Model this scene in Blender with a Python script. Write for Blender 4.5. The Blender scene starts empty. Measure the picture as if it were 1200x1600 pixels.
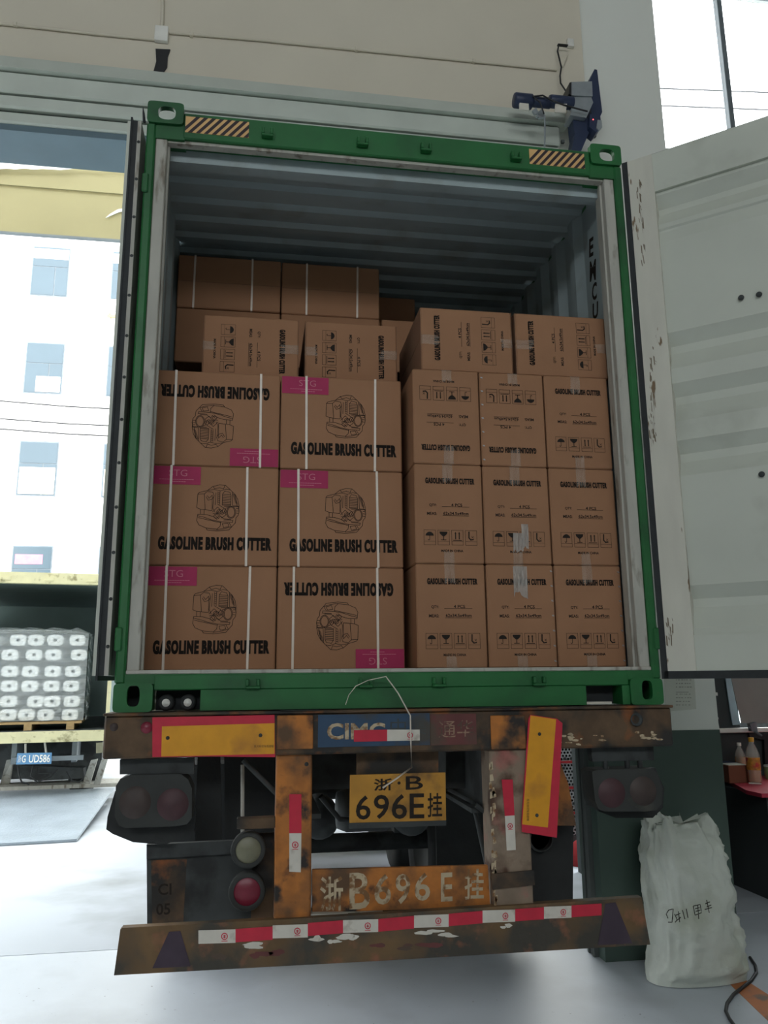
import bpy, math, random
from mathutils import Matrix, Vector, noise as mnoise
random.seed(7)
PI = math.pi
scene = bpy.context.scene
C = scene.collection

# ------------------------------------------------------------------ camera
FPX = 1250.0                                   # focal length in pixels of the 1200 x 1600 frame
CAM = Vector((-0.6284, -3.5451, 1.6747))
YAW, PIT, ROL = 0.1554, 0.2062, -0.0092
_f = Vector((math.sin(YAW) * math.cos(PIT), math.cos(YAW) * math.cos(PIT), math.sin(PIT)))
_r0 = Vector((math.cos(YAW), -math.sin(YAW), 0.0))
_u0 = _r0.cross(_f)
_r = math.cos(ROL) * _r0 + math.sin(ROL) * _u0
_u = -math.sin(ROL) * _r0 + math.cos(ROL) * _u0
cd = bpy.data.cameras.new('camera')
cam = bpy.data.objects.new('camera', cd)
C.objects.link(cam)
cam.matrix_world = Matrix(((_r.x, _u.x, -_f.x, CAM.x), (_r.y, _u.y, -_f.y, CAM.y), (_r.z, _u.z, -_f.z, CAM.z), (0, 0, 0, 1)))
cd.sensor_fit = 'VERTICAL'
cd.sensor_height = 24.0
cd.lens = FPX / 1600.0 * 24.0
cd.clip_end = 300
scene.camera = cam

# ------------------------------------------------------------------ world (bright overcast sky)
w = bpy.data.worlds.new('sky')
scene.world = w
w.use_nodes = True
bg = w.node_tree.nodes['Background']
bg.inputs['Color'].default_value = (0.93, 0.97, 1.0, 1)
bg.inputs['Strength'].default_value = 6.8

# ------------------------------------------------------------------ daylight openings of the hall
def area(name, loc, rot, sx, sy, power, col=(1, 1, 1), portal=False):
    l = bpy.data.lights.new(name, 'AREA')
    l.shape = 'RECTANGLE'; l.size = sx; l.size_y = sy; l.energy = power; l.color = col
    o = bpy.data.objects.new(name, l); C.objects.link(o)
    o.location = loc; o.rotation_euler = rot
    if portal:
        l.cycles.is_portal = True
    return o
# portals at the loading door and at unseen high windows sized for the inside light
area('portal_loading_door', (-3.3, 1.9, 2.6), (-PI / 2, 0, 0), 9.6, 5.2, 1, portal=True)
area('portal_hall_windows', (-3.5, -13.9, 7.4), (PI / 2, 0, 0), 14.0, 2.2, 1, portal=True)
scene.view_settings.view_transform = 'Standard'
scene.view_settings.look = 'None'
scene.view_settings.exposure = 0.0
scene.view_settings.gamma = 1.0
scene.view_settings.use_curve_mapping = False

# ------------------------------------------------------------------ helpers
def ray(px, py):
    return _f + (px - 600) / FPX * _r - (py - 800) / FPX * _u
def at(px, py, Y):
    d = ray(px, py); t = (Y - CAM.y) / d.y
    return CAM + t * d
def atx(px, py, X):
    d = ray(px, py); t = (X - CAM.x) / d.x
    return CAM + t * d
def atz(px, py, Z):
    d = ray(px, py); t = (Z - CAM.z) / d.z
    return CAM + t * d

WM = {}
def world_of(o):
    return WM.get(o.name, Matrix.Identity(4))

def setp(o, label=None, cat=None, group=None, kind=None):
    if label: o['label'] = label
    if cat: o['category'] = cat
    if group: o['group'] = group
    if kind: o['kind'] = kind
    return o

def thing(name, loc, label, cat, group=None, rotz=0.0):
    o = bpy.data.objects.new(name, None)
    C.objects.link(o)
    o.empty_display_size = 0.1
    o.location = loc; o.rotation_euler = (0, 0, rotz)
    WM[o.name] = Matrix.Translation(Vector(loc)) @ Matrix.Rotation(rotz, 4, 'Z')
    return setp(o, label, cat, group)

def link(name, me, parent=None, mat=None, local=False):
    """mesh in world coordinates (local=False) or in its parent's coordinates (local=True)"""
    o = bpy.data.objects.new(name, me)
    C.objects.link(o)
    if mat is not None and not me.materials:
        me.materials.append(mat)
    if parent is not None:
        o.parent = parent
        if not local:
            o.matrix_parent_inverse = world_of(parent).inverted()
            WM[o.name] = Matrix.Identity(4)
        else:
            WM[o.name] = world_of(parent)
    return o

class MB:
    def __init__(s):
        s.v = []; s.f = []; s.sm = []
    def add(s, vs, fs, smooth=False):
        n = len(s.v)
        s.v += [tuple(v) for v in vs]
        for f in fs:
            s.f.append(tuple(i + n for i in f)); s.sm.append(smooth)
        return s
    def box(s, a, b, ch=0.0):
        x0, x1 = sorted((a[0], b[0])); y0, y1 = sorted((a[1], b[1])); z0, z1 = sorted((a[2], b[2]))
        if ch <= 0:
            return s.add([(x0, y0, z0), (x1, y0, z0), (x1, y1, z0), (x0, y1, z0), (x0, y0, z1), (x1, y0, z1), (x1, y1, z1), (x0, y1, z1)],
                         [(3, 2, 1, 0), (4, 5, 6, 7), (0, 1, 5, 4), (1, 2, 6, 5), (2, 3, 7, 6), (3, 0, 4, 7)])
        ch = min(ch, (x1 - x0) / 2.1, (y1 - y0) / 2.1, (z1 - z0) / 2.1)
        vs = []; idx = {}
        for i, X in enumerate((x0, x1)):
            for j, Y in enumerate((y0, y1)):
                for k, Z in enumerate((z0, z1)):
                    sx, sy, sz = (1 if i == 0 else -1), (1 if j == 0 else -1), (1 if k == 0 else -1)
                    idx[i, j, k] = len(vs)
                    vs += [(X, Y + sy * ch, Z + sz * ch), (X + sx * ch, Y, Z + sz * ch), (X + sx * ch, Y + sy * ch, Z)]
        q = lambda i, j, k, a: idx[i, j, k] + a
        fs = []
        for i in (0, 1):
            c = [q(i, 0, 0, 0), q(i, 1, 0, 0), q(i, 1, 1, 0), q(i, 0, 1, 0)]; fs.append(c[::-1] if i == 0 else c)
            c = [q(0, i, 0, 1), q(1, i, 0, 1), q(1, i, 1, 1), q(0, i, 1, 1)]; fs.append(c if i == 0 else c[::-1])
            c = [q(0, 0, i, 2), q(1, 0, i, 2), q(1, 1, i, 2), q(0, 1, i, 2)]; fs.append(c[::-1] if i == 0 else c)
        for i in (0, 1):
            for j in (0, 1):
                c = [q(i, j, 0, 0), q(i, j, 1, 0), q(i, j, 1, 1), q(i, j, 0, 1)]; fs.append(c if i == j else c[::-1])
                c = [q(i, 0, j, 0), q(i, 1, j, 0), q(i, 1, j, 2), q(i, 0, j, 2)]; fs.append(c if i != j else c[::-1])
                c = [q(0, i, j, 1), q(1, i, j, 1), q(1, i, j, 2), q(0, i, j, 2)]; fs.append(c if i == j else c[::-1])
                for k in (0, 1):
                    c = [q(i, j, k, 0), q(i, j, k, 1), q(i, j, k, 2)]; fs.append(c if (i + j + k) % 2 else c[::-1])
        return s.add(vs, fs)
    def prism(s, pts, d, smooth=False):
        """planar polygon pts (3D), extruded by vector d"""
        n = len(pts); d = Vector(d)
        vs = [Vector(p) for p in pts] + [Vector(p) + d for p in pts]
        fs = [tuple(range(n)), tuple(range(2 * n - 1, n - 1, -1))]
        s.add(vs, fs)
        s.add(vs, [(i, i + n, (i + 1) % n + n, (i + 1) % n) for i in range(n)], smooth)
        return s
    def slab(s, pix, Y, t):
        """pixel outline laid on the vertical plane Y, t thick (away from the viewer)"""
        return s.prism([at(x, y, Y) for x, y in pix], (0, t, 0))
    def tube(s, path, r, n=8, caps=True, flat=None, closed=False):
        path = [Vector(p) for p in path]
        m = len(path); rings = []
        up = Vector((0, 0, 1))
        for i, p in enumerate(path):
            a = path[max(i - 1, 0)]; b = path[min(i + 1, m - 1)]
            t = (b - a).normalized()
            ref = up if abs(t.dot(up)) < 0.95 else Vector((1, 0, 0))
            x = t.cross(ref).normalized(); y = x.cross(t).normalized()
            rr = r[i] if isinstance(r, (list, tuple)) else r
            rings.append([p + x * rr * math.cos(2 * PI * k / n) + y * rr * (flat or 1) * math.sin(2 * PI * k / n) for k in range(n)])
        vs = [v for rg in rings for v in rg]
        fs = [(i * n + k, i * n + (k + 1) % n, (i + 1) * n + (k + 1) % n, (i + 1) * n + k) for i in range(m - 1) for k in range(n)]
        s.add(vs, fs, True)
        if caps:
            s.add(rings[0], [tuple(range(n - 1, -1, -1))]); s.add(rings[-1], [tuple(range(n))])
        return s
    def lathe(s, prof, c, axis='Z', n=24, smooth=True):
        """profile of (radius, height) turned about an axis through c"""
        c = Vector(c); vs = []
        for r, h in prof:
            for k in range(n):
                a = 2 * PI * k / n; x, y = r * math.cos(a), r * math.sin(a)
                vs.append(c + (Vector((x, y, h)) if axis == 'Z' else Vector((x, h, y)) if axis == 'Y' else Vector((h, x, y))))
        m = len(prof)
        s.add(vs, [(i * n + k, i * n + (k + 1) % n, (i + 1) * n + (k + 1) % n, (i + 1) * n + k) for i in range(m - 1) for k in range(n)], smooth)
        return s
    def ribbon(s, pts, wd, plane='XZ', off=0.0):
        """flat strip of width wd along 2D points, in the XZ plane at y = off"""
        for (a, b) in zip(pts[:-1], pts[1:]):
            dx, dy = b[0] - a[0], b[1] - a[1]; L = math.hypot(dx, dy)
            if L < 1e-6: continue
            nx, ny = -dy / L * wd / 2, dx / L * wd / 2; ex, ey = dx / L * wd * .4, dy / L * wd * .4
            s.add([(a[0] + nx - ex, off, a[1] + ny - ey), (a[0] - nx - ex, off, a[1] - ny - ey), (b[0] - nx + ex, off, b[1] - ny + ey), (b[0] + nx + ex, off, b[1] + ny + ey)], [(0, 1, 2, 3)])
        return s
    def poly(s, pts, off=0.0):
        return s.add([(x, off, z) for x, z in pts], [tuple(range(len(pts)))])
    def mesh(s, name):
        me = bpy.data.meshes.new(name)
        me.from_pydata(s.v, [], s.f)
        me.polygons.foreach_set('use_smooth', s.sm)
        me.validate(); me.update()
        return me
    def build(s, name, mat, parent=None, local=False, kind=None, label=None):
        o = link(name, s.mesh(name), parent, mat, local)
        setp(o, label, None, None, kind)
        return o

def struct(name, mb, mat, parent=None):
    return mb.build(name, mat, parent, kind=None if parent else 'structure')

def single(name, mb, mat, label, cat, group=None):
    o = mb.build(name, mat)
    return setp(o, label, cat, group)

# ------------------------------------------------------------------ materials
def lin(r, g, b):
    f = lambda c: (c / 255 / 12.92) if c / 255 <= .04045 else ((c / 255 + .055) / 1.055) ** 2.4
    return (f(r), f(g), f(b))
MATS = {}
def mat(name, col, rough=.6, metal=0.0, var=.12, scale=6.0, bump=0.0, bscale=60.0, dirt=None, dscale=3.0, dlo=.5, dhi=.62, dirt2=None, d2scale=9.0, d2lo=.6, d2hi=.7, stretch=None, spec=.5, detail=6, emit=None):
    if name in MATS: return MATS[name]
    m = bpy.data.materials.new(name); m.use_nodes = True
    N = m.node_tree.nodes; L = m.node_tree.links
    p = N['Principled BSDF']
    p.inputs['Roughness'].default_value = rough; p.inputs['Metallic'].default_value = metal
    p.inputs['Specular IOR Level'].default_value = spec
    tc = N.new('ShaderNodeTexCoord'); src = tc.outputs['Object']
    if stretch:
        mp = N.new('ShaderNodeMapping'); mp.inputs['Scale'].default_value = stretch
        L.new(src, mp.inputs['Vector']); src = mp.outputs['Vector']
    def noise(sc, det=detail):
        n = N.new('ShaderNodeTexNoise'); n.inputs['Scale'].default_value = sc; n.inputs['Detail'].default_value = det
        L.new(src, n.inputs['Vector']); return n.outputs['Fac']
    def ramp(fac, lo, hi):
        r = N.new('ShaderNodeMapRange'); r.inputs['From Min'].default_value = lo; r.inputs['From Max'].default_value = hi
        L.new(fac, r.inputs['Value']); return r.outputs['Result']
    def mix(fac, a, b):
        x = N.new('ShaderNodeMix'); x.data_type = 'RGBA'
        if isinstance(fac, float): x.inputs[0].default_value = fac
        else: L.new(fac, x.inputs[0])
        for k, c in ((6, a), (7, b)):
            if isinstance(c, tuple): x.inputs[k].default_value = (*c, 1)
            else: L.new(c, x.inputs[k])
        return x.outputs[2]
    c = mix(ramp(noise(scale), .3, .7), tuple(x * (1 - var) for x in col), tuple(min(1, x * (1 + var)) for x in col))
    if dirt: c = mix(ramp(noise(dscale, 8), dlo, dhi), c, dirt)
    if dirt2: c = mix(ramp(noise(d2scale, 8), d2lo, d2hi), c, dirt2)
    L.new(c, p.inputs['Base Color'])
    if bump > 0:
        b = N.new('ShaderNodeBump'); b.inputs['Strength'].default_value = bump; b.inputs['Distance'].default_value = .01
        L.new(noise(bscale, 4), b.inputs['Height']); L.new(b.outputs['Normal'], p.inputs['Normal'])
    if emit:
        p.inputs['Emission Color'].default_value = (*emit[:3], 1); p.inputs['Emission Strength'].default_value = emit[3]
    MATS[name] = m
    return m
def glassy(name, col, alpha, rough=.1, trans=0.0):
    m = mat(name, col, rough, var=.05)
    p = m.node_tree.nodes['Principled BSDF']
    p.inputs['Alpha'].default_value = alpha; p.inputs['Transmission Weight'].default_value = trans
    return m

M = dict(
    green=mat('green_paint', lin(26, 100, 48), .5, var=.12, scale=5, bump=.05, dirt=lin(20, 66, 36), dscale=2.2, dlo=.52, dhi=.75, dirt2=lin(96, 84, 60), d2scale=26, d2lo=.72, d2hi=.78),
    inner=mat('grey_interior_paint', lin(162, 176, 178), .55, var=.07, scale=3, dirt=lin(140, 144, 138), dscale=4, dlo=.55, dhi=.8, bump=.03),
    frame_grey=mat('worn_grey_edge', lin(176, 174, 164), .6, var=.12, scale=14, dirt=lin(120, 112, 98), dscale=18, dlo=.56, dhi=.7, stretch=(1, 1, .25)),
    doorwhite=mat('door_inner_paint', lin(196, 200, 188), .45, var=.05, scale=2, dirt=lin(165, 168, 155), dscale=2.5, dlo=.55, dhi=.8),
    doorframe=mat('scuffed_door_frame', lin(205, 203, 190), .55, var=.06, scale=5, dirt=lin(120, 98, 72), dscale=7, dlo=.635, dhi=.66, stretch=(2.2, 2.2, .55)),
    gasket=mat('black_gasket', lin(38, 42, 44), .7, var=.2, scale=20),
    card=mat('cardboard', lin(160, 119, 90), .82, var=.05, scale=3, bump=.06, bscale=140, spec=.2),
    carddark=mat('cardboard_fold', lin(140, 106, 84), .85, var=.06, scale=5, spec=.2),
    ink=mat('black_print', lin(44, 38, 34), .75, var=.15, scale=60, spec=.2),
    magenta=mat('magenta_label', lin(168, 44, 88), .6, var=.08, scale=10, spec=.3),
    pinkink=mat('pale_label_print', lin(198, 110, 130), .6, var=.1, scale=10),
    strap=mat('white_strap', lin(226, 214, 200), .4, var=.05, scale=30),
    rust=mat('rusty_brown_beam', lin(92, 72, 52), .8, var=.3, scale=12, bump=.3, bscale=30, dirt=lin(46, 44, 41), dscale=4.5, dlo=.44, dhi=.58, dirt2=lin(146, 86, 42), d2scale=8, d2lo=.56, d2hi=.72),
    orange=mat('worn_orange_paint', lin(182, 112, 46), .65, var=.2, scale=14, bump=.25, bscale=28, dirt=lin(92, 66, 42), dscale=5, dlo=.44, dhi=.62, dirt2=lin(38, 32, 28), d2scale=9, d2lo=.54, d2hi=.66),
    palepost=mat('peeling_pink_post', lin(140, 122, 104), .75, var=.2, scale=8, bump=.3, bscale=26, dirt=lin(84, 60, 44), dscale=6, dlo=.5, dhi=.62, dirt2=lin(170, 104, 96), d2scale=5, d2lo=.57, d2hi=.68),
    bumper=mat('worn_bumper_paint', lin(116, 90, 58), .7, var=.28, scale=9, bump=.3, bscale=26, dirt=lin(66, 62, 54), dscale=4.5, dlo=.42, dhi=.6, dirt2=lin(138, 92, 66), d2scale=11, d2lo=.58, d2hi=.72),
    darkmetal=mat('dark_grimy_metal', lin(62, 66, 66), .75, var=.25, scale=6, bump=.1, dirt=lin(40, 42, 42), dscale=5),
    grime=mat('grimy_lamp_plastic', lin(52, 54, 52), .75, var=.2, scale=7, dirt=lin(84, 80, 70), dscale=5, dlo=.6, dhi=.75, bump=.1),
    rubber=mat('black_rubber', lin(40, 42, 42), .8, var=.2, scale=8, bump=.2, bscale=40),
    rim=mat('dull_wheel_rim', lin(120, 122, 120), .6, metal=.3),
    red=mat('red_reflective', lin(200, 40, 64), .4, var=.08, scale=20),
    white=mat('white_reflective', lin(214, 208, 196), .4, var=.06, scale=20, dirt=lin(170, 160, 145), dscale=12, dlo=.58, dhi=.7),
    yellow=mat('yellow_reflective', lin(224, 156, 30), .45, var=.08, scale=12, dirt=lin(190, 128, 40), dscale=6, dlo=.55, dhi=.7),
    redlens=mat('dirty_red_lens', lin(124, 34, 54), .35, var=.15, scale=14),
    dimred=mat('grimy_dark_red_lens', lin(70, 42, 46), .55, var=.2, scale=14),
    dimbrown=mat('grimy_amber_lens', lin(62, 50, 46), .55, var=.2, scale=14),
    dimwhite=mat('dirty_clear_lens', lin(122, 120, 98), .4, var=.15, scale=14),
    platey=mat('yellow_number_plate', lin(190, 136, 46), .55, var=.16, scale=9, dirt=lin(112, 80, 40), dscale=7, dlo=.5, dhi=.68),
    blueback=mat('faded_blue_panel', lin(46, 72, 98), .65, var=.15, scale=9, dirt=lin(70, 66, 60), dscale=6, dlo=.55, dhi=.66),
    redback=mat('faded_red_panel', lin(104, 56, 54), .7, var=.15, scale=9, dirt=lin(84, 70, 58), dscale=6, dlo=.5, dhi=.62),
    fadedwhite=mat('faded_white_letter', lin(190, 172, 142), .7, var=.1, scale=20, dirt=lin(128, 92, 56), dscale=24, dlo=.5, dhi=.6),
    worn=mat('worn_off_letter', lin(150, 122, 100), .7, var=.15, scale=20, dirt=lin(84, 66, 54), dscale=30, dlo=.44, dhi=.56),
    taupe=mat('taupe_wall_paint', lin(214, 206, 188), .85, var=.03, scale=1.5, bump=.03, bscale=40),
    pillar=mat('white_wall_paint', lin(224, 226, 218), .85, var=.03, scale=1.5, bump=.03, bscale=40),
    dado=mat('dark_green_dado', lin(66, 84, 76), .55, var=.06, scale=3, bump=.04, bscale=30),
    darkwall=mat('dark_bay_wall', lin(60, 66, 66), .8, var=.08, scale=3),
    ceilm=mat('hall_ceiling', lin(170, 172, 170), .9),
    hallwall=mat('hall_wall_paint', lin(200, 200, 192), .9),
    trimg=mat('grey_metal_trim', lin(196, 202, 192), .5, var=.05, scale=4),
    trimd=mat('dark_slot', lin(80, 86, 84), .7),
    shutter=mat('blue_grey_shutter', lin(92, 112, 122), .6, var=.06, scale=4),
    steel=mat('galvanised_steel', lin(170, 176, 180), .35, metal=.6, var=.08, scale=15),
    blueblack=mat('blue_black_enamel', lin(38, 50, 78), .45, var=.1, scale=10),
    plastic=mat('white_plastic', lin(232, 230, 222), .4),
    black=mat('black_plastic', lin(30, 30, 32), .5),
    concrete=mat('worn_concrete', lin(190, 197, 204), .42, var=.07, scale=1.3, bump=.06, bscale=14, dirt=lin(176, 182, 188), dscale=1.6, dlo=.5, dhi=.7, dirt2=lin(110, 112, 114), d2scale=38, d2lo=.7, d2hi=.76),
    yard=mat('pale_yard_concrete', lin(178, 184, 190), .8, var=.06, scale=.6, bump=.05, bscale=9, dirt=lin(150, 154, 156), dscale=.9, dlo=.5, dhi=.7),
    bwhite=mat('white_render', lin(236, 232, 222), .9, var=.02, scale=2),
    bglass=mat('blue_grey_glass', lin(72, 88, 96), .2, var=.05, scale=1),
    bframe=mat('grey_window_frame', lin(110, 118, 122), .6),
    fascia=mat('pale_yellow_cladding', lin(150, 143, 106), .8, var=.04, scale=2, bump=.05, bscale=12),
    truckcream=mat('cream_truck_paint', lin(206, 200, 160), .6, var=.08, scale=6, dirt=lin(140, 132, 96), dscale=9, dlo=.56, dhi=.68),
    truckin=mat('grey_green_truck_inside', lin(120, 138, 134), .65, var=.06, scale=3),
    rollw=mat('white_rolled_sheet', lin(236, 238, 236), .6, var=.03),
    hole=mat('dark_core_hole', lin(66, 70, 70), .9),
    wood=mat('pallet_wood', lin(176, 148, 106), .8, var=.15, scale=12, stretch=(1, 8, 8)),
    bluepl=mat('blue_plate', lin(92, 138, 178), .45, var=.06, scale=8),
    plate_d=mat('checker_plate_steel', lin(150, 160, 168), .4, metal=.1, var=.12, scale=3, bump=1.0, bscale=32),
    sack=mat('woven_sack', lin(196, 202, 192), .6, var=.06, scale=5, bump=.25, bscale=45, dirt=lin(172, 178, 162), dscale=4, dlo=.52, dhi=.75),
    orangepaint=mat('orange_floor_paint', lin(186, 112, 60), .6, var=.12, scale=9, dirt=lin(120, 100, 84), dscale=8, dlo=.56, dhi=.7),
    tabletop=mat('red_table_top', lin(206, 62, 84), .45, var=.05, scale=5),
    brownbox=mat('brown_board', lin(132, 78, 56), .7, var=.08),
    paper=mat('pale_paper', lin(206, 208, 196), .8, var=.03),
    faintink=mat('faint_print', lin(150, 152, 142), .8),
    tarp=mat('grey_tarpaulin', lin(150, 148, 142), .75, var=.08, scale=4, bump=.2, bscale=8),
    ice=mat('pale_blue_sheet', lin(172, 196, 204), .4, var=.08, scale=12),
    tubew=mat('white_pipe', lin(168, 170, 170), .5),
    redcloth=mat('red_cloth', lin(176, 44, 48), .8, var=.1),
    yellowcap=mat('yellow_cap', lin(220, 160, 40), .4),
    sand=mat('tan_stripe', lin(222, 178, 118), .55, var=.05),
    brownblack=mat('dark_brown_stripe', lin(46, 32, 36), .55, var=.05),
    scuff=mat('bare_rusty_scratch', lin(118, 106, 88), .8, var=.2, scale=40),
    pinkhalf=mat('pink_board', lin(220, 120, 140), .6),
    bumperpurple=mat('faded_dark_triangle', lin(66, 54, 66), .75, var=.15, scale=10),
)
M['film'] = glassy('clear_stretch_film', (.85, .9, .92), .30, .12)
def add_bump(m, sc, stren, stretch):
    N = m.node_tree.nodes; L = m.node_tree.links
    tc = N.new('ShaderNodeTexCoord'); mp = N.new('ShaderNodeMapping'); mp.inputs['Scale'].default_value = stretch
    n = N.new('ShaderNodeTexNoise'); n.inputs['Scale'].default_value = sc; n.inputs['Detail'].default_value = 3; n.inputs['Distortion'].default_value = 1.2
    b = N.new('ShaderNodeBump'); b.inputs['Strength'].default_value = stren; b.inputs['Distance'].default_value = .03
    L.new(tc.outputs['Object'], mp.inputs['Vector']); L.new(mp.outputs['Vector'], n.inputs['Vector']); L.new(n.outputs['Fac'], b.inputs['Height']); L.new(b.outputs['Normal'], N['Principled BSDF'].inputs['Normal'])
add_bump(M['film'], 5, .8, (1.2, 1.2, 9))
M['tape'] = glassy('clear_packing_tape', (.75, .66, .56), .22, .16); add_bump(M['tape'], 26, 1.0, (1.6, 1.6, .5))
M['tapew'] = glassy('crumpled_clear_tape', (.92, .88, .82), .5, .2); add_bump(M['tapew'], 40, 1.0, (3, 3, .6))
M['pane'] = glassy('window_glass', (.9, .95, 1), .1, .03)
M['pet'] = glassy('clear_bottle_plastic', (.9, .88, .8), .3, .08)
M['juice'] = mat('amber_drink', lin(190, 120, 50), .2)

# ------------------------------------------------------------------ lettering
TXT = {}
def text_mesh(body, bold=0.0):
    """flat glyph outlines of a string as (verts, faces), centred, unit height"""
    key = (body, bold)
    if key in TXT: return TXT[key]
    cu = bpy.data.curves.new('lettering', 'FONT')
    cu.body = body; cu.size = 1; cu.offset = bold; cu.resolution_u = 3
    if bold >= .05: cu.space_character = 1.2; cu.space_word = .75
    o = bpy.data.objects.new('lettering', cu); C.objects.link(o)
    dg = bpy.context.evaluated_depsgraph_get()
    me = bpy.data.meshes.new_from_object(o.evaluated_get(dg))
    vs = [v.co.copy() for v in me.vertices]; fs = [tuple(p.vertices) for p in me.polygons]
    bpy.data.objects.remove(o); bpy.data.curves.remove(cu); bpy.data.meshes.remove(me)
    xs = [v.x for v in vs] or [0, 1]; ys = [v.y for v in vs] or [0, 1]
    cx, cy = (min(xs) + max(xs)) / 2, (min(ys) + max(ys)) / 2; wx, hy = max(xs) - min(xs) or 1, max(ys) - min(ys) or 1
    TXT[key] = ([((v.x - cx) / wx, (v.y - cy) / hy) for v in vs], fs)
    return TXT[key]
def put_text(mb, body, cx, cz, wd, ht, off=0.0, bold=0.0):
    vs, fs = text_mesh(body, bold)
    return mb.add([(cx + x * wd, off, cz + y * ht) for x, y in vs], fs)
def text_on(mb, body, corners, bold=0.0):
    """lettering inside the 3D quad (top-left, top-right, bottom-right, bottom-left)"""
    a, b, c, d = [Vector(p) for p in corners]
    vs, fs = text_mesh(body, bold); out = []
    for x, y in vs:
        s, t = x + .5, .5 - y
        out.append((a * (1 - s) + b * s) * (1 - t) + (d * (1 - s) + c * s) * t)
    return mb.add(out, fs)

# ================================================================== THE SETTING
mb = MB().box((-30, -40, -.2), (30, 2.225, 0)).box((-30, 2.225, -.2), (30, 2.235, -.012)); struct('floor', mb, M['concrete'])
mb = MB().box((-40, 2.235, -.2), (40, 60, 0)); struct('floor_yard', mb, M['yard'])
# wall around the loading door
HZ = 9.6
mb = MB().box((-14, 1.4, 0), (-8.1, 1.75, HZ)); struct('wall_front_left', mb, M['hallwall'])
mb = MB().box((-8.1, 1.4, 5.74), (1.71, 1.75, HZ)); struct('wall_front', mb, M['taupe'])
# pillar right of the door: white above, dark green dado below
mb = MB().box((1.478, 1.45, 1.335), (2.35, 1.75, HZ)); pil = struct('wall_pillar', mb, M['pillar'])
mb = MB().box((1.476, 1.445, 0), (2.352, 1.75, 1.335)); struct('dado', mb, M['dado'], pil)
# recessed bay right of the pillar
BY = 3.4
mb = MB().box((2.2, 1.75, 0), (2.35, BY, HZ)); struct('wall_bay_side', mb, M['darkwall'])
mb = MB().box((2.2, BY, 0), (7.2, BY + .25, 1.2)).box((2.2, BY, 1.2), (3.72, BY + .25, 2.6)).box((5.6, BY, 1.2), (7.2, BY + .25, 2.6)).box((6.6, BY, 7.15), (7.2, BY + .25, 9.4)).box((2.2, BY, 7.15), (2.9, BY + .25, 9.4))
struct('wall_right_bay', mb, M['darkwall'])
mb = MB().box((2.2, BY, 2.6), (7.2, BY + .25, 7.15)).box((2.2, BY, 9.4), (7.2, BY + .25, HZ)); struct('wall_right_bay_upper', mb, M['pillar'])
# hall walls out of view, with an added band of high windows sized for the inside light
mb = MB().box((7.2, -14, 0), (7.4, BY + .25, HZ)); struct('wall_right', mb, M['hallwall'])
mb = MB().box((-14.2, -14, 0), (-14, 1.75, HZ)); struct('wall_left', mb, M['hallwall'])
mb = MB().box((-14.2, -14.2, 0), (7.4, -14, 6.3)).box((-14.2, -14.2, 8.5), (7.4, -14, HZ)).box((-14.2, -14.2, 6.3), (-10.5, -14, 8.5)).box((3.5, -14.2, 6.3), (7.4, -14, 8.5)); struct('wall_back', mb, M['hallwall'])
mb = MB().box((-14.2, -14.2, HZ), (7.4, BY + .25, HZ + .2)); struct('ceiling', mb, M['ceilm'])

# stepped metal lintel over the door
mb = MB().prism([(-8.1, 1.4, 5.76), (-8.1, 1.36, 5.75), (-8.1, 1.30, 5.62), (-8.1, 1.4, 5.62)], (9.62, 0, 0)); struct('trim_1', mb, M['trimg'])
mb = MB().box((-8.1, 1.33, 5.46), (1.46, 1.6, 5.612), .012); struct('trim_2', mb, M['trimg'])
mb = MB().box((-8.1, 1.37, 5.445), (1.46, 1.6, 5.46)); struct('trim_3', mb, M['trimd'])
mb = MB().box((-8.1, 1.335, 5.35), (1.46, 1.6, 5.445), .012); struct('trim_4', mb, M['trimg'])
mb = MB().box((-8.1, 1.38, 5.33), (1.46, 1.6, 5.35)); struct('trim_5', mb, M['trimd'])
mb = MB().box((-8.1, 1.35, 5.25), (1.46, 1.6, 5.33), .01); struct('trim_6', mb, M['trimg'])
mb = MB().box((-8.1, 1.62, 5.21), (1.44, 1.74, 5.73)); struct('trim_7', mb, M['shutter'])
mb = MB().box((-8.1, 1.37, 5.205), (1.44, 1.62, 5.25)); struct('trim_8', mb, M['shutter'])
# shutter guide rail on the jamb
mb = MB().box((1.445, 1.54, 0), (1.476, 1.56, 5.3)).box((1.445, 1.62, 0), (1.476, 1.64, 5.3)).box((1.455, 1.56, 0), (1.476, 1.62, 5.3)); struct('trim_9', mb, M['trimd'])
# bolts on the lintel end
for k, (px, py) in enumerate([(878, 193), (879, 222)]):
    p = at(px, py, 1.33)
    struct('trim_bolt', MB().box((p.x - .012, 1.315, p.z - .012), (p.x + .012, 1.34, p.z + .012), .003), M['trimd'], bpy.data.objects['trim_2'])

# high window of the bay
def window(name, x0, x1, z0, z1, Y, mull, rails=()):
    t = .05
    mb = MB().box((x0, Y, z0), (x1, Y + .08, z0 + t)).box((x0, Y, z1 - t), (x1, Y + .08, z1)).box((x0, Y, z0 + t), (x0 + t, Y + .08, z1 - t)).box((x1 - t, Y, z0 + t), (x1, Y + .08, z1 - t))
    o = struct(name, mb, M['bframe'])
    xs = [x0 + t] + sum([[m - .03, m + .03] for m in mull], []) + [x1 - t]
    for m in mull:
        struct('mullion', MB().box((m - .03, Y - .01, z0 + t), (m + .03, Y + .07, z1 - t), .004), M['bframe'], o)
    for i in range(0, len(xs), 2):
        struct('pane', MB().box((xs[i], Y + .035, z0 + t), (xs[i + 1], Y + .043, z1 - t)), M['pane'], o)
    return o
wp = at(1147, 150, BY)
window('window_1', 2.9, 6.6, 7.15, 9.4, BY + .08, [wp.x, wp.x + 1.35])
window('window_2', 3.72, 5.6, 1.2, 2.6, BY + .12, [4.6])
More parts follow.
